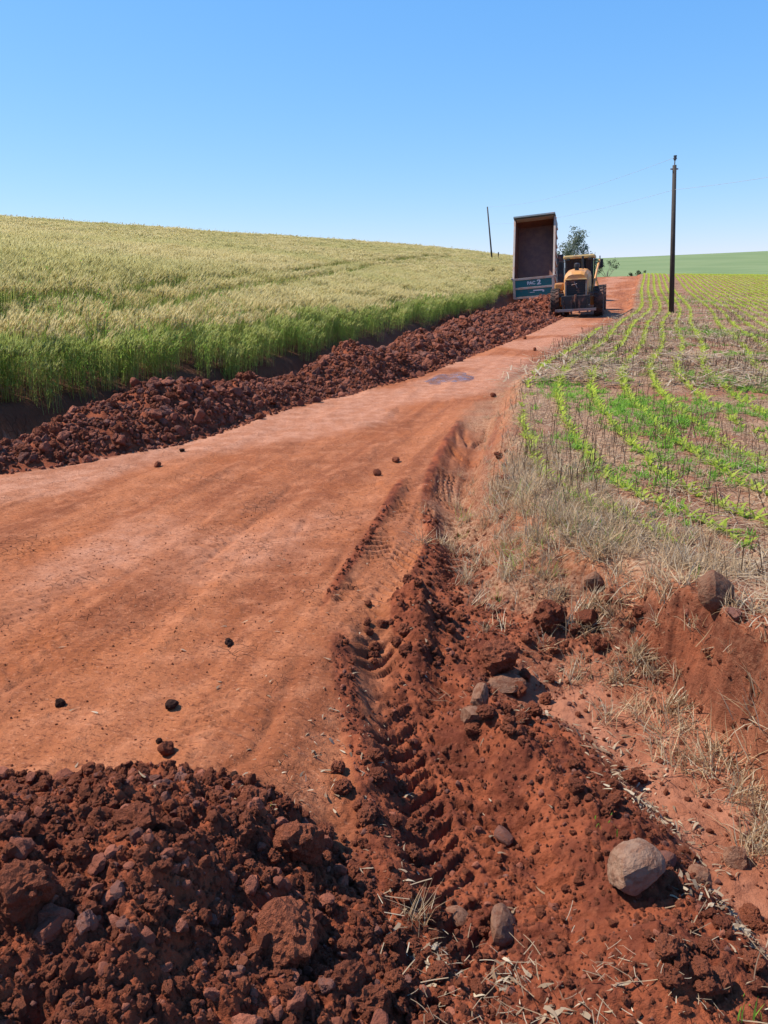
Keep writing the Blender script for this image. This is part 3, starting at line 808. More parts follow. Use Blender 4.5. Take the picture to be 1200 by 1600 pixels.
def build_windrow_stones():
    n0 = 52000
    Y = 4 + 44 * rng.random(n0) ** 1.25
    wid = 1.75 + 1.5 * sstep(14, 34, Y) - .3 * (1 - sstep(8, 11, Y))
    c = -.10 + 1.15 * rng.random(n0)
    X = xl(Y) - c * wid / CH
    k = (X > -Y * .66) & ((c > .02) | (rng.random(n0) < .4)); X, Y, c = X[k], Y[k], c[k]
    Z = land(X, Y); D = np.hypot(X, Y); n = len(X)
    r = np.clip(.014 * rng.pareto(2.6, n) + .020, .020, .088) * (.8 + .5 * sstep(10, 30, D))
    show = r / D * (c < .62) * (c > .0) * (X > -Y * .55)
    order = np.argsort(-show); big = order[:300]; rest = order[300:]
    for i in big:
        stone = rng.random() < .75
        part = 'leftmost end' if Y[i] < 8.2 else 'near end' if Y[i] < 10.5 else 'near half' if Y[i] < 14 else 'middle stretch' if Y[i] < 19 else 'far stretch'
        part = ('foot' if c[i] < .2 else 'front slope' if c[i] < .42 else 'crest') + ' of the ' + part
        o = link('windrow_stone' if stone else 'windrow_clod', (STONES_HI if stone else CLODS_HI)[int(rng.integers(8))],
                 label=('large ' if r[i] > .075 else 'mid-sized ' if r[i] > .05 else 'small ') + ('red-brown stone' if stone else 'earth lump') + ' on the ' + part + ' of the stone ridge', cat='stone' if stone else 'clod', group='larger stones of the ridge beside the wheat')
        o.location = (X[i], Y[i], Z[i] + r[i] * .3); o.rotation_euler = rng.random(3) * 6.283; o.scale = r[i] * (.75 + .5 * rng.random(3))
    m_ = len(rest)
    scatter('ridge_stones', np.stack([X, Y, Z + r * .3], 1)[rest], rand_rot(m_), rand_scl(r[rest]), STONES + CLODS[:3], label='mass of broken red stone heaped in a long ridge')
build_windrow_stones()

BOULDER_STONE = stone_mat('boulder_stone', (.26, .150, .098), (.28, .162, .105), (.19, .085, .050), .45)
BOULDER = rock('boulder', 5, 4, 11, .09, BOULDER_STONE, .25, (1, .95, .92))
def stone_at(px, py, r, mesh, label, name='stone', sink=.45, rot=None, squash=(1, 1, 1), cat='stone', group=None):
    p = hit(px, py); o = link(name, mesh, label=label, cat=cat, group=group)
    o.location = (p.x, p.y, p.z + r * squash[2] * (1 - sink)); o.scale = (r * squash[0], r * squash[1], r * squash[2])
    o.rotation_euler = rot if rot else (random.random(), random.random(), random.random() * 6)
    return o
stone_at(985, 1380, .088, BOULDER, 'large rounded tan boulder on the mound beside the wheel rut', 'boulder', .48, (.1, .12, .8), (1.2, 1, .95), cat='boulder')
stone_at(1112, 942, .085, rock('stone', 91, 3, 8, .06, TAN_STONE, .15), 'angular tan stone standing on top of the gully bank', 'stone', .3, (.3, .2, 1), (.9, .9, 1.05))
stone_at(738, 1128, .052, rock('stone', 92, 3, 9, .16, TAN_STONE, .05), 'pale broken stone at the edge of the wheel rut', sink=.3, squash=(1.1, .8, .7))
stone_at(748, 1100, .045, rock('stone', 93, 3, 9, .16, TAN_STONE, .0), 'upright grey-tan stone just behind the pale broken stone', sink=.2, squash=(.8, .7, 1.2))
stone_at(788, 1322, .036, rock('stone', 94, 3, 8, .08, DARK_STONE, .3), 'small dark stone with one pale face in the wheel rut', sink=.1, squash=(.9, .7, 1.1))
stone_at(785, 1448, .056, rock('stone', 95, 3, 8, .14, TAN_STONE, .2), 'smooth tan stone half sunk in straw at the bottom', sink=.85, squash=(1.2, .9, .6))
stone_at(714, 1438, .032, rock('stone', 96, 3, 5, .10, TAN_STONE, .5), 'small yellowish stone beside the half sunk tan stone', sink=.5, squash=(1.2, .9, .8))
stone_at(775, 1048, .085, rock('clod', 97, 4, 6, .30, CLOD, .3, crumb=True), 'big red clod with a deep shadow at the foot of the bank', 'earth_clod', .15, cat='clod')
stone_at(860, 975, .08, rock('clod', 98, 4, 5, .45, CLOD, .5, crumb=True), 'dark red clod tipped out of the grassy bank', 'earth_clod', .25, cat='clod')
stone_at(918, 975, .055, rock('stone', 99, 3, 8, .10, CLOD, .2), 'squarish red stone on the slope above the gully', sink=.25)
stone_at(928, 915, .05, rock('stone', 100, 3, 6, .10, TAN_STONE, .4), 'reddish tan stone in the grass at the field edge', sink=.3)
stone_at(808, 1085, .036, rock('clod', 101, 3, 4, .45, CLOD, .6, crumb=True), 'small round clod on the flat wash above the gully', 'earth_clod', .15, cat='clod')
stone_at(785, 1070, .10, rock('stone', 102, 3, 7, .05, TAN_STONE, .2), 'flat tan slab lying under the big red clod', sink=.7, rot=(0.05, .05, .4), squash=(1.2, .8, .35))
stone_at(1148, 965, .03, STONES_HI[1], 'low stone in the litter behind the gully bank', sink=.4)
stone_at(1150, 1345, .045, rock('stone', 103, 3, 8, .14, TAN_STONE, .1), 'grey-tan stone among husks at the right edge', sink=.65)
stone_at(1095, 1375, .036, rock('stone', 104, 3, 8, .14, TAN_STONE, .1), 'pale stone in husk litter beside the boulder', sink=.7)
stone_at(1040, 1352, .030, rock('stone', 105, 3, 7, .08, DARK_STONE, .3), 'small grey stone leaning against the boulder', sink=.2)
stone_at(470, 1330, .065, rock('clod', 106, 4, 6, .35, CLOD, .3, crumb=True), 'large brown lump on the crest of the near heap', 'earth_clod', .45, cat='clod')
stone_at(455, 1480, .072, rock('clod', 107, 4, 7, .30, CLOD, .2, crumb=True), 'blocky tan-brown lump low on the near heap', 'earth_clod', .4, cat='clod')
stone_at(45, 1400, .058, rock('clod', 108, 4, 7, .36, CLOD, .3, crumb=True), 'very big dark clod in the shade at the left edge', 'earth_clod', .45, cat='clod')
# clods lying on the packed road
for i, (px, py, r, mesh, lab) in enumerate((
        (268, 1106, .034, 0, 'black clod lying alone on the cracked road'), (262, 1176, .044, 1, 'dark brown clod on the road just behind the near heap'),
        (248, 1160, .016, 0, 'small dark crumb next to the dark brown clod'), (246, 730, .05, 1, 'dark clod on the road in front of the stone ridge'),
        (284, 706, .04, 0, 'small clod at the foot of the stone ridge'), (730, 553, .13, 2, 'flat dark stone on the road near the puddle'),
        
        
        (358, 1008, .030, 0, 'dark crumb beside the crack line on the road'), (95, 1102, .028, 0, 'black crumb on the road near the left edge'),
        (590, 743, .05, 1, 'brown lump at the road side beside the wheel track'), (618, 722, .05, 1, 'lump of earth on the road shoulder'),
        (366, 1216, .020, 0, 'dark crumb at the top of the near heap'),
        
        (820, 530, .08, 1, 'brown clod on the road beyond the puddle'), 
        (835, 548, .07, 1, 'red clod by the crop edge beyond the puddle'), (770, 620, .06, 1, 'clod on the road edge before the puddle'))):
    stone_at(px, py, r * .72, rock('clod', 120 + i, 3, 7, .35, (BLACK_CLOD, CLOD, DARK_STONE)[mesh], .3), lab, 'road_clod', .2, squash=(1.1, 1, .8), cat='clod', group='loose clods on the road')

# small litter: husks in the gully, chaff on the road edge
def build_husks():
    random.seed(5); var = []
    for i in range(5):
        B = Blades(); a = random.random() * 6.28
        B.strip((-.5, 0, .05), (1, random.gauss(0, .2), .25), 1, .28, (0, random.gauss(0, .3), -.25), 4, 0)
        var.append(B.mesh('husk', [HUSK, STRAW, HUSK, STRAW_PALE, HUSK][i:i + 1]))
    P = []
    for px, py, sx, sy, n in ((940, 1150, 70, 35, 150), (990, 1190, 60, 30, 170), (1000, 1240, 70, 30, 200), (1060, 1270, 60, 25, 160), (840, 1120, 60, 18, 90), (1130, 1340, 60, 50, 260), (1170, 1420, 40, 40, 160),
                              (800, 1460, 60, 30, 120), (690, 1450, 50, 40, 120), (900, 1540, 120, 50, 130), (1000, 1040, 60, 25, 110), (840, 985, 50, 20, 70), (900, 1000, 60, 40, 40), (560, 1120, 60, 80, 90), (480, 1190, 60, 60, 60), (620, 1300, 60, 90, 50)):
        for _ in range(int(n * .6)): P.append((random.gauss(px, sx * .5), random.gauss(py, sy * .5)))
    P = np.array([spot(a, b, -.2 if a > 800 and 1030 < b < 1330 else 0.0) for a, b in P])
    n = len(P); Z = land(P[:, 0], P[:, 1]); L = .010 + .050 * rng.random(n) ** 2.2
    scatter('husk_litter', np.stack([P[:, 0], P[:, 1], Z + .004], 1), np.stack([rng.normal(0, .35, n), rng.normal(0, .3, n), rng.random(n) * 6.283], 1),
            np.stack([L, L * (.3 + .9 * rng.random(n)), L], 1), var, label='pale curled husks and leaf scraps washed into the gully')
    X, Y = sector(900, 2.0, 16, -34, 14, .3); _, mk = land(X, Y, True, True); k = (mk['inner'] < .3) & (mk['t_w'] < -.5) & (rng.random(len(X)) < .15 + .85 * sstep(-1.2, .2, mk['t_r'])); X, Y = X[k], Y[k]; n = len(X)
    L = .012 + .03 * rng.random(n)
    scatter('road_chaff', np.stack([X, Y, land(X, Y) + .004], 1), np.stack([rng.normal(0, .2, n), rng.normal(0, .2, n), rng.random(n) * 6.283], 1), np.stack([L, L, L], 1), var, label='scraps of pale straw strewn on the road')
    # straw over the mounds by the rut
    P = np.array([spot(random.gauss(a, 60), random.gauss(b, 40)) for a, b in ((860, 1500), (960, 1560), (680, 1440), (1130, 1560), (1160, 1000), (1000, 1420), (760, 1540), (1180, 950), (800, 1000), (1130, 1010), (960, 950)) for _ in range(6)])
    n = len(P)
    scatter('loose_straw', np.stack([P[:, 0], P[:, 1], land(P[:, 0], P[:, 1]) + .008], 1), np.stack([rng.normal(0, .1, n), rng.normal(0, .1, n), rng.random(n) * 6.283], 1), .5 + .6 * rng.random(n),
            [litter_patch(300 + i, 8, .22, .02, .085, .0026, [STRAW_PALE, STRAW, HUSK], .02) for i in range(4)], label='thin straw scattered over the soil by the wheel rut')
build_husks()

def sprout(px, py, seed, h, label):
    o = link('grass_sprout', grass_tuft(seed, 9, h, .35, [WEED], .006), label=label, cat='grass'); o.location = hit(px, py)
sprout(1178, 1585, 401, .10, 'small bright green grass sprout at the bottom right corner')
sprout(1082, 902, 402, .14, 'green leafy sprout on the field edge behind the bank')
sprout(950, 1285, 403, .05, 'tiny green sprout on the wash behind the boulder')
sprout(415, 1262, 404, .035, 'tiny yellow-green shoot at the rim of the near heap')

def build_verge_clods():
    """lumps one can pick out along the broken road edge"""
    zones = (((560, 905), (720, 1040), 26, .030, 'on the broken road edge below the ditch end'), ((735, 1050), (860, 1170), 14, .030, 'at the head of the soil ridge'),
             ((880, 1190), (1040, 1320), 16, .026, 'on the dark back of the soil ridge'), ((1040, 1430), (1190, 1570), 16, .026, 'on the mound below the boulder'),
             ((520, 1180), (650, 1400), 18, .024, 'on the loose edge between road and rut'), ((775, 650), (812, 780), 8, .035, 'under the crumbling field edge'),
             ((820, 930), (1000, 1020), 10, .032, 'on the slope above the gully'), ((600, 1420), (760, 1590), 12, .020, 'among straw beside the near heap'))
    for (x0, y0), (x1, y1), n, rr, where in zones:
        for j in range(n):
            px, py = random.uniform(x0, x1), random.uniform(y0, y1); r_ = rr * random.uniform(.55, 1.35)
            size = 'large' if r_ > rr * 1.1 else 'small' if r_ < rr * .75 else 'mid-sized'
            stone_at(px, py, r_, CLODS_HI[random.randrange(8)], size + ' crumbly red clod ' + where, 'earth_clod', .45, (random.random() * .5, random.random() * .5, random.random() * 6.28), cat='clod', group='clods along the broken verge')
random.seed(77)
build_verge_clods()
# ------------------------------------------------------------------ puddle
def build_puddle():
    M = Mat('wet_mud', .3, .3); co = M.coord()
    M.color(M.mix(M.ramp(M.noise(co, 3, 3), .4, .6), (.15, .058, .034), (.22, .095, .060)))
    M.link(M.math('ADD', M.ramp(M.noise(co, 5, 4, .65), .40, .62), .22), M.b.inputs['Roughness']); M.bump(M.noise(co, 9, 3), .35, .03)
    c = hit(702, 592)
    ux, uy = np.array((.31, .95)), np.array((.95, -.31)); nu, nv = 70, 110
    A, B_ = np.meshgrid(np.linspace(-1, 1, nu), np.linspace(-1, 1, nv)); A, B_ = A.ravel(), B_.ravel()
    X = c.x + A * .52 * uy[0] + B_ * 1.3 * ux[0]; Y = c.y + A * .52 * uy[1] + B_ * 1.3 * ux[1]
    Z = land(X, Y) + .010 - .05 * np.clip(A * A + B_ * B_ - .25, -.1, 2) + .024 * fbm(X * 2.2, Y * 1.3, 3, 12)
    Fq = [(j * nu + i, j * nu + i + 1, (j + 1) * nu + i + 1, (j + 1) * nu + i) for j in range(nv - 1) for i in range(nu - 1)]
    link('puddle', from_arrays('puddle', np.stack([X, Y, Z], 1), Fq, M.m), kind='structure')
build_puddle()

# ------------------------------------------------------------------ hard-surface helpers
def paint(name, col, rough=.45, dust=.35, metal=0.0, dustcol=(.30, .12, .07), spec=.4):
    M = Mat(name, rough, spec); co = M.coord(); M.b.inputs['Metallic'].default_value = metal
    n = M.ramp(M.noise(co, 2.3, 5, .65), .62 - dust * .55, .78 - dust * .2)
    M.color(M.mix(M.math('MULTIPLY', n, .85), col, dustcol)); return M.m
YEL = paint('yellow_paint', (.58, .25, .055), .5, .46, dustcol=(.42, .21, .11))
YEL_ROOF = paint('pale_yellow_paint', (.62, .42, .16), .5, .25)
BLK = paint('black_metal', (.020, .019, .020), .5, .25)
GRILL = paint('radiator', (.012, .012, .016), .5, .1)
RUB = paint('tyre_rubber', (.022, .020, .019), .85, .55, dustcol=(.17, .070, .042))
STEEL = paint('worn_steel', (.22, .20, .19), .4, .3, .6)
BEDSTEEL = paint('bed_steel', (.16, .062, .042), .6, .5, .1, (.24, .095, .052))
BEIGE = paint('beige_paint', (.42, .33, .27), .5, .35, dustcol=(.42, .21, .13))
TEAL = paint('teal_paint', (.012, .120, .125), .4, .18, dustcol=(.16, .10, .08))
SHADED_CAB = paint('shaded_cab', (.030, .034, .045), .35, .2)  # shade on the cab's rear is put into this base colour
WHITE = paint('white_lettering', (.62, .62, .60), .5, .15)
WHITEP = paint('white_paint', (.62, .62, .62), .35, .2)
GREYB = paint('blue_grey_canopy', (.115, .145, .165), .55, .2)
GLASS = Mat('dark_glass', .06, .6); GLASS.color((.012, .016, .02)); GLASS = GLASS.m
LAMP = paint('tail_lamp', (.35, .02, .02), .25, .1)
WOOD = paint('pole_wood', (.045, .034, .028), .85, .15, dustcol=(.10, .07, .05))
CERAM = paint('insulator', (.07, .07, .08), .3, .1)

class Solid:
    def __init__(self): self.bm = bmesh.new()
    def box(self, c, s, rot=None, bev=0.0, taper=None):
        r = bmesh.ops.create_cube(self.bm, size=1.0); vs = r['verts']
        for v in vs:
            v.co = Vector((v.co.x * s[0], v.co.y * s[1], v.co.z * s[2]))
            if taper and v.co.z > 0: v.co.x *= taper[0]; v.co.y *= taper[1]
        if bev:
            es = list({e for v in vs for e in v.link_edges})
            r2 = bmesh.ops.bevel(self.bm, geom=es, offset=bev, segments=2, affect='EDGES', profile=.6)
            vs = list({v for f in r2['faces'] for v in f.verts} | {v for v in vs if v.is_valid})
        if rot: bmesh.ops.rotate(self.bm, verts=vs, cent=(0, 0, 0), matrix=Euler(rot).to_matrix())
        bmesh.ops.translate(self.bm, verts=vs, vec=c); return self
    def rod(self, a, b, r, seg=12, r2=None):
        a, b = Vector(a), Vector(b); d = b - a
        rr = bmesh.ops.create_cone(self.bm, cap_ends=True, segments=seg, radius1=r, radius2=r if r2 is None else r2, depth=d.length)
        bmesh.ops.rotate(self.bm, verts=rr['verts'], cent=(0, 0, 0), matrix=d.to_track_quat('Z', 'Y').to_matrix())
        bmesh.ops.translate(self.bm, verts=rr['verts'], vec=(a + b) / 2); return self
    def lathe_x(self, prof, seg=36):
        """profile of (x, radius) turned about the x axis"""
        rings = []
        for x, r in prof:
            rings.append([self.bm.verts.new((x, r * math.cos(t), r * math.sin(t))) for t in np.linspace(0, 2 * math.pi, seg, endpoint=False)])
        for A, B in zip(rings[:-1], rings[1:]):
            for i in range(seg): self.bm.faces.new((A[i], A[(i + 1) % seg], B[(i + 1) % seg], B[i]))
        return self
    def quadplate(self, pts, th=.01):
        """flat plate through 4 or more points, with thickness"""
        P = [Vector(p) for p in pts]; n = (P[1] - P[0]).cross(P[2] - P[0]).normalized() * th / 2
        A = [self.bm.verts.new(p + n) for p in P]; B = [self.bm.verts.new(p - n) for p in P]
        self.bm.faces.new(A); self.bm.faces.new(B[::-1]); k = len(P)
        for i in range(k): self.bm.faces.new((A[i], B[i], B[(i + 1) % k], A[(i + 1) % k]))
        return self
    def done(self, name, mat, parent, loc=None, rot=None, smooth=False, label=None):
        bmesh.ops.recalc_face_normals(self.bm, faces=self.bm.faces)
        if smooth:
            for f in self.bm.faces: f.smooth = True
        me = bpy.data.meshes.new(name); self.bm.to_mesh(me); self.bm.free(); me.materials.append(mat)
        o = link(name, me, parent)
        if loc: o.location = loc
        if rot: o.rotation_euler = rot
        if label: o['label'] = label
        return o
def empty(name, loc, rot, label, cat):
    o = link(name, None, label=label, cat=cat); o.location = loc; o.rotation_euler = rot; return o
def lettering(name, text, size, mat, parent, loc, rot, squeeze=1.0, bold=0.0):
    cu = bpy.data.curves.new(name, 'FONT'); cu.body = text; cu.size = size; cu.align_x = 'CENTER'; cu.align_y = 'CENTER'; cu.extrude = .004; cu.offset = bold
    t = bpy.data.objects.new(name, cu); COL.objects.link(t)
    me = bpy.data.meshes.new_from_object(t.evaluated_get(bpy.context.evaluated_depsgraph_get())); bpy.data.objects.remove(t)
    me.materials.clear(); me.materials.append(mat)
    o = link(name, me, parent); o.location = loc; o.rotation_euler = rot; o.scale = (squeeze, 1, 1); return o

def tyre_mesh(R, W, rim, lugs=22):
    s = Solid(); h = W / 2
    s.lathe_x([(-h * .8, rim), (-h * .98, rim + (R - rim) * .35), (-h, R * .9), (-h * .86, R * .965), (h * .86, R * .965), (h, R * .9), (h * .98, rim + (R - rim) * .35), (h * .8, rim)], 40)
    for i in range(lugs):
        for sg in (-1, 1):
            a = 2 * math.pi * (i + (.5 if sg > 0 else 0)) / lugs
            b = Solid(); b.bm.free(); b.bm = s.bm
            r = bmesh.ops.create_cube(s.bm, size=1.0)
            for v in r['verts']: v.co = Vector((v.co.x * W * .52, v.co.y * R * .11, v.co.z * R * .07))
            bmesh.ops.rotate(s.bm, verts=r['verts'], cent=(0, 0, 0), matrix=Euler((0, 0, sg * .5)).to_matrix())
            bmesh.ops.translate(s.bm, verts=r['verts'], vec=(sg * W * .25, 0, R * .972))
            bmesh.ops.rotate(s.bm, verts=r['verts'], cent=(0, 0, 0), matrix=Euler((a, 0, 0)).to_matrix())
    bmesh.ops.recalc_face_normals(s.bm, faces=s.bm.faces)
    me = bpy.data.meshes.new('tyre'); s.bm.to_mesh(me); s.bm.free(); me.materials.append(RUB); return me
def rim_mesh(rim, W, mat):
    s = Solid(); h = W / 2
    s.lathe_x([(-h * .8, rim * 1.01), (-h * .7, rim * .9), (-h * .25, rim * .8), (-h * .2, rim * .35), (-h * .5, rim * .3), (-h * .5, .001)], 28)
    s.lathe_x([(h * .8, rim * 1.01), (h * .7, rim * .9), (h * .25, rim * .8), (h * .2, rim * .35), (h * .5, rim * .3), (h * .5, .001)], 28)
    bmesh.ops.recalc_face_normals(s.bm, faces=s.bm.faces)
    me = bpy.data.meshes.new('rim'); s.bm.to_mesh(me); s.bm.free(); me.materials.append(mat); return me
def wheel(parent, loc, meshes, steer=0):
    w = link('wheel', meshes[0], parent); w.location = loc; w.rotation_euler = (0, 0, steer)
    link('rim', meshes[1], w); return w

# ------------------------------------------------------------------ dump truck with its bed tipped up
def build_truck():
    base = Vector((10.42, 52.0, 0)); base.z = ground_z(base.x, base.y) - .08
    T = empty('dump_truck', base, (0, rad(-3.8), rad(-19.0)), 'dump truck with its rusty bed tipped high and a teal tailgate, tipping stone', 'truck')
    tw = (tyre_mesh(.52, .28, .29, 24), rim_mesh(.29, .28, WHITEP))
    for y in (0.35, 1.70):
        for x in (-1.08, -.76, .76, 1.08): wheel(T, (x, y, .52), tw)
    for x in (-1.05, 1.05): wheel(T, (x, 5.3, .52), tw)
    s = Solid()
    for x in (-.42, .42): s.box((x, 3.0, .92), (.09, 7.0, .24))
    for y in (-.3, 1.0, 2.6, 4.2): s.box((0, y, .92), (.80, .12, .18))
    for y in (.35, 1.70, 5.3): s.rod((-1.0, y, .52), (1.0, y, .52), .09)
    s.done('chassis', BLK, T)
    s = Solid(); s.box((0, -.62, .62), (2.2, .10, .14), bev=.02); s.box((-.6, -.55, .78), (.08, .1, .3)); s.box((.6, -.55, .78), (.08, .1, .3)); s.done('rear_bumper', BEIGE, T)
    for x in (-.85, .85):
        s = Solid(); s.box((x, -.69, .64), (.30, .04, .10), bev=.01); s.done('tail_lamp', LAMP, T)
    for x in (-.92, .92):
        s = Solid(); s.box((x, -.40, .62), (.5, .015, .52)); s.done('mud_flap', RUB, T)
    s = Solid(); s.rod((-.8, 3.1, .75), (-.8, 4.2, .75), .26, 20); s.done('fuel_tank', STEEL, T)
    # cab
    cab = Solid(); cab.box((0, 5.55, 1.95), (2.42, 1.75, 2.0), bev=.10, taper=(.95, .92)); cab = cab.done('cab', SHADED_CAB, T)
    s = Solid(); s.box((0, 4.655, 2.30), (1.5, .02, .55)); s.done('rear_window', GLASS, cab)
    s = Solid(); s.quadplate([(-1.02, 6.38, 2.15), (1.02, 6.38, 2.15), (.98, 6.33, 2.78), (-.98, 6.33, 2.78)], .02); s.done('windscreen', GLASS, cab)
    for x in (-1.205, 1.205):
        s = Solid(); s.box((x * .985, 5.75, 2.35), (.02, .8, .55)); s.done('side_window', GLASS, cab)
    s = Solid(); s.box((0, 6.48, .75), (2.4, .18, .35), bev=.04); s.done('front_bumper', WHITEP, T)
    for sg in (-1, 1):
        s = Solid(); s.rod((sg * 1.15, 6.2, 2.6), (sg * 1.42, 6.3, 2.6), .02); s.box((sg * 1.44, 6.28, 2.35), (.18, .08, .48), bev=.02); s.done('mirror', BLK, T)
    s = Solid(); s.box((.05, 4.45, 2.02), (2.40, .10, 1.95), bev=.02); s.done('headboard', SHADED_CAB, T)
    s = Solid(); s.rod((.78, 4.33, 1.2), (.78, 4.33, 3.05), .05); s.done('exhaust_stack', STEEL, T)
    # bed, hinged above the tail
    TILT = rad(67)
    hinge = Vector((0, -.45, 1.10))
    B = link('bed', None, T); B.location = hinge; B.rotation_euler = (TILT, 0, 0)
    L, W, Hh = 3.95, 2.50, 1.28
    s = Solid(); s.box((0, L / 2, .0), (W - .08, L, .05)); s.done('floor', BEDSTEEL, B)
    for sg in (-1, 1):
        s = Solid(); x = sg * (W / 2 - .025)
        s.box((x, L / 2, Hh / 2), (.05, L, Hh)); s.done('side_wall', BEDSTEEL, B)
        s = Solid(); s.box((x + sg * .035, L / 2, Hh + .02), (.12, L, .09), bev=.01)
        s.box((x + sg * .03, .03, Hh / 2), (.11, .10, Hh)); s.done('side_rail', BEIGE, B)
        for k in range(6):
            s = Solid(); s.box((x + sg * .055, .5 + k * .62, Hh / 2), (.06, .09, Hh - .05)); s.done('side_rib', BEIGE, B)
    s = Solid(); s.box((0, L + .025, Hh / 2 + .05), (W, .05, Hh + .1)); s.done('front_wall', BEDSTEEL, B)
    # dark cheeks and lip at the head of the bed
    for sg in (-1, 1):
        s = Solid(); x = sg * (W / 2 + .03)
        s.quadplate([(x, L - 1.0, Hh + .04), (x, L - .05, Hh + .06), (x, L - .05, .2), (x, L - .2, .2)], .04); s.done('cheek_plate', GREYB, B)
    s = Solid(); s.box((0, L - .02, Hh + .22), (W + .1, .10, .30)); s.done('canopy_lip', GREYB, B)
    s = Solid(); s.box((0, L - .06, Hh - .06), (W - .16, .04, .40)); s.done('sunlit_patch', BEIGE, B)  # sunlit patch on the front wall, its light put into a beige plate
    for x in (-.42, .42):
        s = Solid(); s.box((x, L / 2, -.11), (.10, L, .18)); s.done('bed_beam', BLK, B)
    for k in range(8):
        s = Solid(); s.box((0, .4 + k * .58, -.06), (W - .1, .07, .08)); s.done('cross_beam', BEIGE, B)
    s = Solid(); s.rod((0, 3.4, .95), (0, 1.9, 3.9), .11, 16); s.rod((0, 3.4, .95), (0, 2.6, 2.5), .14, 16); s.done('hoist_cylinder', STEEL, T)
    # tailgate hangs plumb from pins at the top rear corners of the sides
    top = hinge + Vector((0, -Hh * math.sin(TILT), Hh * math.cos(TILT)))
    G = link('tailgate', None, T); G.location = top + Vector((0, -.10, 0))
    gh = 1.24
    s = Solid(); s.box((0, 0, -.05), (W + .12, .10, .13), bev=.01); s.box((0, 0, -gh + .05), (W + .06, .10, .12), bev=.01); s.box((0, 0, -gh * .50), (W, .09, .12), bev=.01)
    for sg in (-1, 1): s.box((sg * (W / 2 - .03), -.005, -gh / 2), (.15, .10, gh), bev=.01)
    s.done('gate_frame', BEIGE, G)
    for z in (-.335, -.885):
        s = Solid(); s.box((0, .02, z), (W - .18, .05, .46)); s.done('gate_panel', TEAL, G)
    lettering('lettering', 'PAC', .27, WHITE, G, (-.14, -.012, -.34), (rad(90), 0, 0), 1.0, .010)
    lettering('lettering', '2', .40, WHITE, G, (.34, -.012, -.32), (rad(90), 0, 0), 1.2, .018)
    s = Solid(); s.box((.28, -.008, -.80), (.62, .008, .07)); s.box((.60, -.008, -.85), (.10, .008, .12)); s.box((-.1, -.008, -.90), (.3, .008, .03)); s.done('worn_print', WHITE, G)
    for sg in (-1, 1):
        s = Solid(); s.rod((sg * (W / 2 + .02), 0, 0), (sg * (W / 2 + .14), 0, 0), .06); s.done('hinge_pin', STEEL, G)
build_truck()

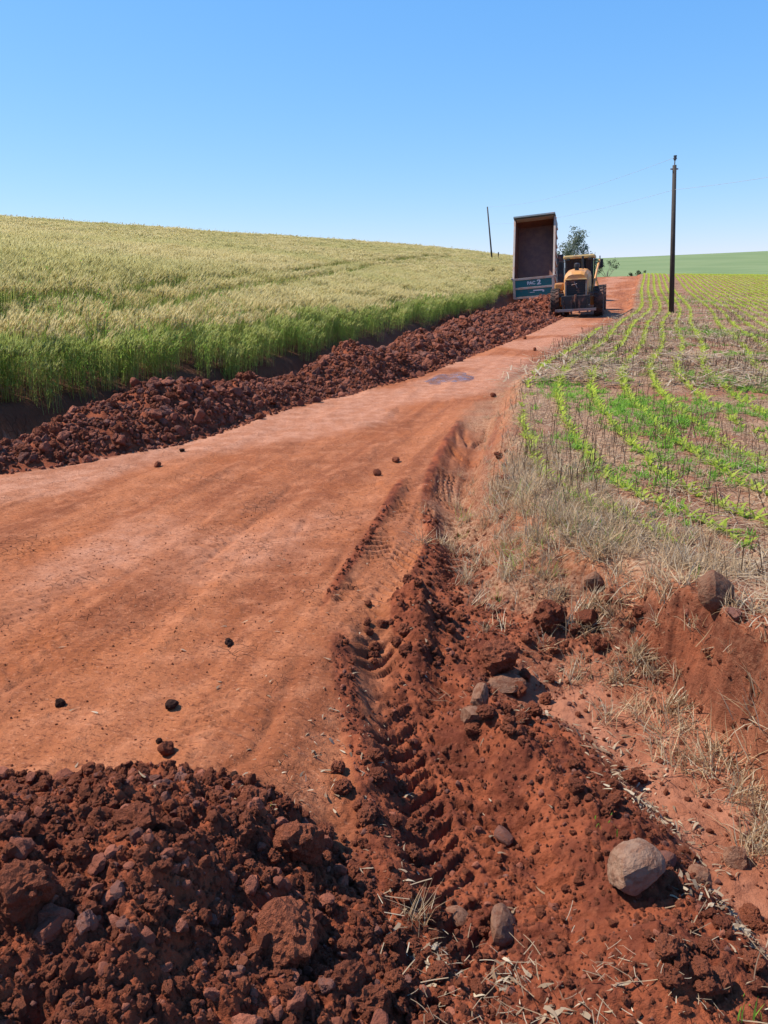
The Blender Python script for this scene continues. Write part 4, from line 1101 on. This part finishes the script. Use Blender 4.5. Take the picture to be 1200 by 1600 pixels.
# ------------------------------------------------------------------ motor grader, seen from behind
def build_grader():
    base = Vector((9.24, 36.9, 0)); base.z = ground_z(base.x, base.y) + .0
    G = empty('motor_grader', base, (0, rad(-2.2), rad(-17.0)), 'yellow motor grader with mud-caked tyres driving away along the road', 'motor grader'); G.scale = (.97, .97, .97)
    tw = (tyre_mesh(.68, .42, .34, 20), rim_mesh(.34, .42, YEL))
    for x in (-1.0, 1.0):
        for y in (0, 1.55): wheel(G, (x, y, .67), tw)
        wheel(G, (x, 6.1, .67), tw, .0)
        s = Solid(); s.box((x * .70, .78, .72), (.20, 1.9, .42), bev=.05); s.done('tandem_case', YEL, G)
    s = Solid(); s.rod((-.95, .78, .75), (.95, .78, .75), .16, 16); s.box((0, .6, .92), (.85, 2.9, .34), bev=.03); s.done('rear_frame', BLK, G)
    # engine hood: rounded top that narrows to the back
    s = Solid(); bm = s.bm; rings = []
    for y, hw, zb, zt in ((-1.02, .50, 1.06, 2.02), (-.85, .56, 1.02, 2.16), (.2, .58, 1.0, 2.26), (1.35, .60, 1.0, 2.30)):
        ring = [(-hw, zb), (-hw, zt - .36), (-hw * .93, zt - .18), (-hw * .72, zt - .05), (-hw * .4, zt), (hw * .4, zt), (hw * .72, zt - .05), (hw * .93, zt - .18), (hw, zt - .36), (hw, zb)]
        rings.append([bm.verts.new((x, y, z)) for x, z in ring])
    for A, Bq in zip(rings[:-1], rings[1:]):
        for i in range(len(A)): bm.faces.new((A[i], A[(i + 1) % len(A)], Bq[(i + 1) % len(A)], Bq[i]))
    bm.faces.new(rings[0][::-1]); bm.faces.new(rings[-1])
    hood = s.done('engine_hood', YEL, G, (0, 0, -.08))
    s = Solid(); s.box((0, -1.035, 1.40), (.86, .05, .74), bev=.01); s.done('radiator_grille', GRILL, hood)
    for k in range(7):
        s = Solid(); s.box((0, -1.068, 1.10 + k * .10), (.82, .02, .018)); s.done('grille_bar', BLK, hood)
    s = Solid(); s.box((0, -1.07, 1.80), (1.0, .10, .06), bev=.02); s.done('hood_lip', YEL_ROOF, hood)
    for sg in (-1, 1):
        s = Solid(); s.box((sg * .46, -1.07, 1.36), (.07, .09, .72), bev=.01); s.rod((sg * .46, -1.12, 1.62), (sg * .46, -1.12, 1.30), .028); s.done('grille_post', STEEL, hood)
        s = Solid(); s.box((sg * .30, -1.10, 1.03), (.16, .05, .05)); s.done('tail_lamp', LAMP, hood)
    s = Solid(); s.rod((-.10, -1.10, 1.72), (.06, -1.10, 1.40), .03); s.rod((-.2, -1.11, 1.55), (.05, -1.11, 1.60), .025); s.done('hose', STEEL, hood)
    s = Solid(); s.rod((0, -.35, 2.1), (0, -.35, 2.34), .12, 18, .09); s.rod((0, -.35, 2.34), (0, -.35, 2.49), .14, 18, .13); s.rod((0, -.35, 2.49), (0, -.35, 2.54), .13, 18, .05); s.done('air_precleaner', BLK, hood, smooth=False)
    s = Solid(); s.rod((.22, .55, 2.2), (.22, .55, 2.85), .055, 14); s.done('exhaust_pipe', BLK, hood)
    # rear bumper, ripper
    s = Solid(); s.box((0, -1.22, .80), (1.30, .30, .42), bev=.03); s.box((0, -1.30, .50), (1.0, .12, .30), bev=.02); s.done('counterweight', BLK, G)
    for x in (-.55, -.18, .18, .55):
        s = Solid(); s.box((x, -1.42, .50), (.07, .10, .62), bev=.01); s.done('ripper_shank', BLK, G)
    s = Solid(); s.box((0, -1.42, .36), (1.85, .12, .12), bev=.01); s.done('ripper_beam', STEEL, G)
    s = Solid(); s.rod((0, -1.40, 1.05), (0, -1.36, .45), .055); s.rod((0, -1.38, .85), (0, -1.36, .45), .075); s.done('ripper_cylinder', BLK, G)
    for sg in (-1, 1):
        s = Solid(); s.rod((sg * .78, -.85, .95), (sg * .78, -.85, 1.32), .03); s.box((sg * .66, -.80, 1.05), (.26, .30, .14), bev=.02); s.done('fuel_step', BLK, G)
    s = Solid(); s.box((-.86, .55, 1.42), (.42, .9, .36), bev=.08); s.done('side_tank', YEL, G)
    # cab
    s = Solid()
    for x, y in ((-.62, 1.62), (.62, 1.62), (-.66, 3.1), (.66, 3.1)): s.box((x, y, 2.07), (.10, .10, 1.65))
    s.box((0, 2.36, 1.28), (1.36, 1.58, .18), bev=.02); cab = s.done('cab_frame', BLK, G, (0, 0, -.16))
    s = Solid(); s.box((0, 1.60, 2.10), (1.14, .02, 1.5)); s.done('rear_window', GLASS, cab)
    for x in (-.67, .67):
        s = Solid(); s.box((x, 2.36, 2.10), (.02, 1.36, 1.5)); s.done('side_window', GLASS, cab)
    s = Solid(); s.box((0, 3.13, 2.10), (1.22, .02, 1.5)); s.done('windscreen', GLASS, cab)
    s = Solid(); s.box((0, 2.30, 2.93), (1.50, 1.9, .16), bev=.06); bmesh.ops.translate(s.bm, verts=s.bm.verts, vec=(0, 0, -.16)); s.done('cab_roof', YEL_ROOF, G)
    for x in (-.6, .6):
        s = Solid(); s.box((x * .85, 1.33, 2.64), (.16, .10, .11), bev=.02); s.done('work_lamp', BLK, G)
    s = Solid(); s.box((.3, 2.30, 1.75), (.5, .5, .7), bev=.06); s.done('operator_seat', BLK, cab)
    for sg in (-1, 1):
        s = Solid(); s.rod((sg * .70, 3.0, 2.6), (sg * .98, 3.1, 2.6), .02); s.box((sg * 1.0, 3.08, 2.42), (.20, .06, .42), bev=.02); s.done('mirror', BLK, G)
    # main frame, drawbar, circle and blade
    s = Solid(); s.box((0, 4.7, 1.58), (.34, 3.2, .40), (rad(-7), 0, 0), .03); s.box((0, 6.1, 1.15), (.36, .40, .75), bev=.03); s.done('main_frame', YEL, G)
    s = Solid(); s.rod((-.95, 6.1, .70), (.95, 6.1, .70), .10); s.box((0, 6.1, .82), (1.5, .22, .22), bev=.03); s.done('front_axle', YEL, G)
    s = Solid(); s.rod((0, 3.8, .88), (0, 3.8, .98), .72, 32); s.box((0, 4.9, .92), (.22, 2.2, .18)); s.done('blade_circle', YEL, G)
    s = Solid(); n = 8
    pr = [(.22 * math.cos(t) - .12, .32 + .32 * math.sin(t)) for t in np.linspace(-1.3, 1.3, n)]
    V1 = [s.bm.verts.new((-1.6, -y, z)) for y, z in pr]; V2 = [s.bm.verts.new((1.6, -y, z)) for y, z in pr]
    V3 = [s.bm.verts.new((-1.6, -y + .03, z)) for y, z in pr]; V4 = [s.bm.verts.new((1.6, -y + .03, z)) for y, z in pr]
    for i in range(n - 1):
        s.bm.faces.new((V1[i], V1[i + 1], V2[i + 1], V2[i])); s.bm.faces.new((V3[i], V4[i], V4[i + 1], V3[i + 1]))
    for A, Bq in ((V1, V3), (V2, V4)):
        for i in range(n - 1): s.bm.faces.new((A[i], Bq[i], Bq[i + 1], A[i + 1]))
    s.done('blade', STEEL, G, (0, 3.7, .12), (0, 0, rad(48)))
    for sg in (-1, 1):
        s = Solid(); s.rod((sg * .45, 4.35, 2.45), (sg * .95, 4.0, 1.0), .05); s.rod((sg * .45, 4.35, 2.45), (sg * .72, 4.17, 1.65), .085); s.done('lift_cylinder', YEL, G)
    s = Solid(); s.box((0, 4.35, 2.15), (1.05, .22, .55), bev=.04); s.done('lift_saddle', YEL, G)
    # boom of the side shift and a handrail at the right of the hood
    s = Solid(); s.rod((.72, .25, 1.30), (.96, 1.55, 2.55), .055); s.rod((.62, .05, .85), (.74, .35, 1.45), .045); s.done('side_boom', YEL, G)
    s = Solid(); s.rod((.98, 1.55, 2.45), (.98, 1.62, 2.75), .03); s.done('boom_tip', STEEL, G)
build_grader()

# ------------------------------------------------------------------ poles and wires
def pole(foot, top, r0_, r1_, label, brace=True):
    foot, top = Vector(foot), Vector(top); d = top - foot
    P = link('utility_pole', None, label=label, cat='pole'); P.location = foot
    s = Solid(); s.rod((0, 0, -.5), tuple(d), r0_, 14, r1_); s.done('shaft', WOOD, P, smooth=True)
    if brace:
        s = Solid(); s.rod(tuple(d), tuple(d + Vector((0, 0, .22))), .025, 8); s.done('top_pin', STEEL, P)
        s = Solid()
        for z, r in ((.18, .05), (.23, .075), (.28, .06), (.33, .07)): s.rod(tuple(d + Vector((0, 0, z))), tuple(d + Vector((0, 0, z + .045))), r, 12)
        s.done('insulator', CERAM, P)
        s = Solid(); s.rod(tuple(d * .995 + Vector((-.16, 0, -.12))), tuple(d * .995 + Vector((.16, 0, -.12))), .03, 8); s.done('bracket', STEEL, P)
    return top
f1 = hit(1050, 489); p1 = Vector(at(1054, 258, f1.y + .0))
f2 = Vector(at(771, 398, 78)); f2.z = ground_z(f2.x, f2.y); p2 = Vector(at(761.5, 323, 78))
pole(f1, p1, .115, .08, 'tall dark wooden pole standing in the crop field')
pole(f2, p2, .085, .06, 'thin far pole leaning behind the wheat beside the raised truck bed', False)
f3 = Vector(at(778, 397, 80)); f3.z = ground_z(f3.x, f3.y)
s = Solid(); s.rod((0, 0, 0), (.05, 0, 1.35), .06, 8); so = s.done('fence_post', WOOD, None); so.location = f3; so['label'] = 'short post behind the wheat just beside the far leaning pole'; so['category'] = 'post'
WIRE = paint('wire', (.33, .36, .40), .5, 0)
def wire(a, b, sag, label):
    a, b = Vector(a), Vector(b); s = Solid(); n = 24; pts = []
    for i in range(n + 1):
        t = i / n; p = a.lerp(b, t); p.z -= sag * 4 * t * (1 - t); pts.append(p)
    for p, q in zip(pts[:-1], pts[1:]): s.rod(p, q, .0055, 6)
    o = s.done('power_line', WIRE, None); o['label'] = label; o['category'] = 'wire'
dd = Vector((0, 0, .3))
low1 = f1.lerp(p1, .84); low2 = f2.lerp(p2, .72)
e1 = Vector(at(1560, 205, 20)); e2 = Vector(at(1520, 150, 20))
wire(p2, p1 + dd, .5, 'upper wire from the far pole to the top of the near pole')
wire(low2, low1 + Vector((0, -.12, 0)), .4, 'lower wire from the far pole to the near pole')
wire(low1 + Vector((0, -.12, 0)), e1, .15, 'lower wire leaving the near pole towards the right')

# ------------------------------------------------------------------ trees and shrubs beyond the crest
LEAF_T = leafmat('eucalypt_leaf', (.115, .135, .095), (.185, .205, .150), .3)
LEAF_S = leafmat('shrub_leaf', (.055, .085, .035), (.09, .13, .055), .3)
BARK = stone_mat('bark', (.22, .18, .15), (.30, .25, .21), (.14, .11, .09), .3)
def tree(loc, label, limbs, n_leaf, leaf, mat, name='tree', trunk_r=.16, seed=1):
    """limbs: [(from, to, radius of the clump at the end)] relative to the foot"""
    r = np.random.default_rng(seed)
    T = link(name, None, label=label, cat='tree' if name.endswith('tree') else 'shrub'); T.location = loc
    s = Solid()
    for a, b, cr_ in limbs:
        w = trunk_r * (1 if a[2] < .1 else .45); s.rod(a, b, w, 8, w * .45)
    s.done('trunk', BARK, T, smooth=True)
    V, Fc = [], []
    tot = sum(c ** 2 for _, _, c in limbs)
    for a, b, cr_ in limbs:
        if cr_ <= 0: continue
        for _ in range(max(3, int(9 * cr_ / .6))):
            cc = np.array(b) + r.normal(size=3) * cr_ * np.array((.55, .55, .5)); rr = cr_ * r.uniform(.25, .5)
            for _ in range(int(n_leaf * cr_ ** 2 / tot / max(3, int(9 * cr_ / .6)))):
                p = cc + r.normal(size=3) * rr * .55
                d1 = r.normal(size=3); d1[2] -= .5; d1 /= np.linalg.norm(d1); d2 = np.cross(d1, r.normal(size=3)); d2 /= np.linalg.norm(d2)
                k = len(V); L = leaf * r.uniform(.7, 1.4)
                V += [p, p + d1 * L * .5 + d2 * L * .22, p + d1 * L, p + d1 * L * .5 - d2 * L * .22]; Fc.append((k, k + 1, k + 2, k + 3))
    me = from_arrays('crown', np.array(V), np.array(Fc), mat, False); link('crown', me, T)
def tree_at(px, py_top, Y, **kw):
    p = Vector(at(px, 440, Y)); p.z = ground_z(p.x, p.y); top = at(px, py_top, Y)
    return p, top[2] - p.z
p, h = tree_at(901, 358, 150); u = 150 / 1201
L = [((0, 0, 0), (0, 0, h * .55), 0), ((0, 0, h * .3), (-2.6, .4, h * .62), 1.5), ((0, 0, h * .45), (-.9, -.5, h * .72), 1.7), ((0, 0, h * .5), (.15, 0, h * .90), 1.25),
     ((0, 0, h * .5), (-.5, .4, h * .80), 1.5), ((0, 0, h * .35), (1.3, -.3, h * .72), .8), ((0, 0, h * .35), (2.1, .2, h * .66), .85), ((0, 0, h * .3), (2.5, .4, h * .50), 1.1),
     ((0, 0, h * .3), (3.6, 0, h * .56), .55), ((0, 0, h * .25), (-2.4, 0, h * .40), 1.8), ((0, 0, h * .25), (.8, 0, h * .42), 1.6)]
L = [(a, (b[0] * 1.05 - .2, b[1], b[2]), c * 1.05) for a, b, c in L]
tree(p, 'open-crowned grey-green tree behind the grader', L, 5600, .36, LEAF_T, 'gum_tree', .2, 3)
p, h = tree_at(948, 402, 112)
tree(p, 'low scraggy shrub at the road crest right of the grader', [((0, 0, 0), (0, 0, h * .4), 0), ((0, 0, .2), (-.9, 0, h * .6), .7), ((0, 0, .2), (.4, .2, h * .75), .65), ((0, 0, .2), (1.3, 0, h * .62), .5), ((0, 0, .2), (-1.4, 0, h * .5), .6)], 800, .18, LEAF_S, 'shrub', .08, 5)
p, h = tree_at(995, 428, 101)
tree(p, 'dark green bush at the corner of the crop field and the road crest', [((0, 0, 0), (0, 0, .28), .4), ((0, 0, .1), (-.8, 0, .2), .35), ((0, 0, .1), (.8, 0, .2), .35)], 700, .18, LEAF_S, 'bush', .05, 6)
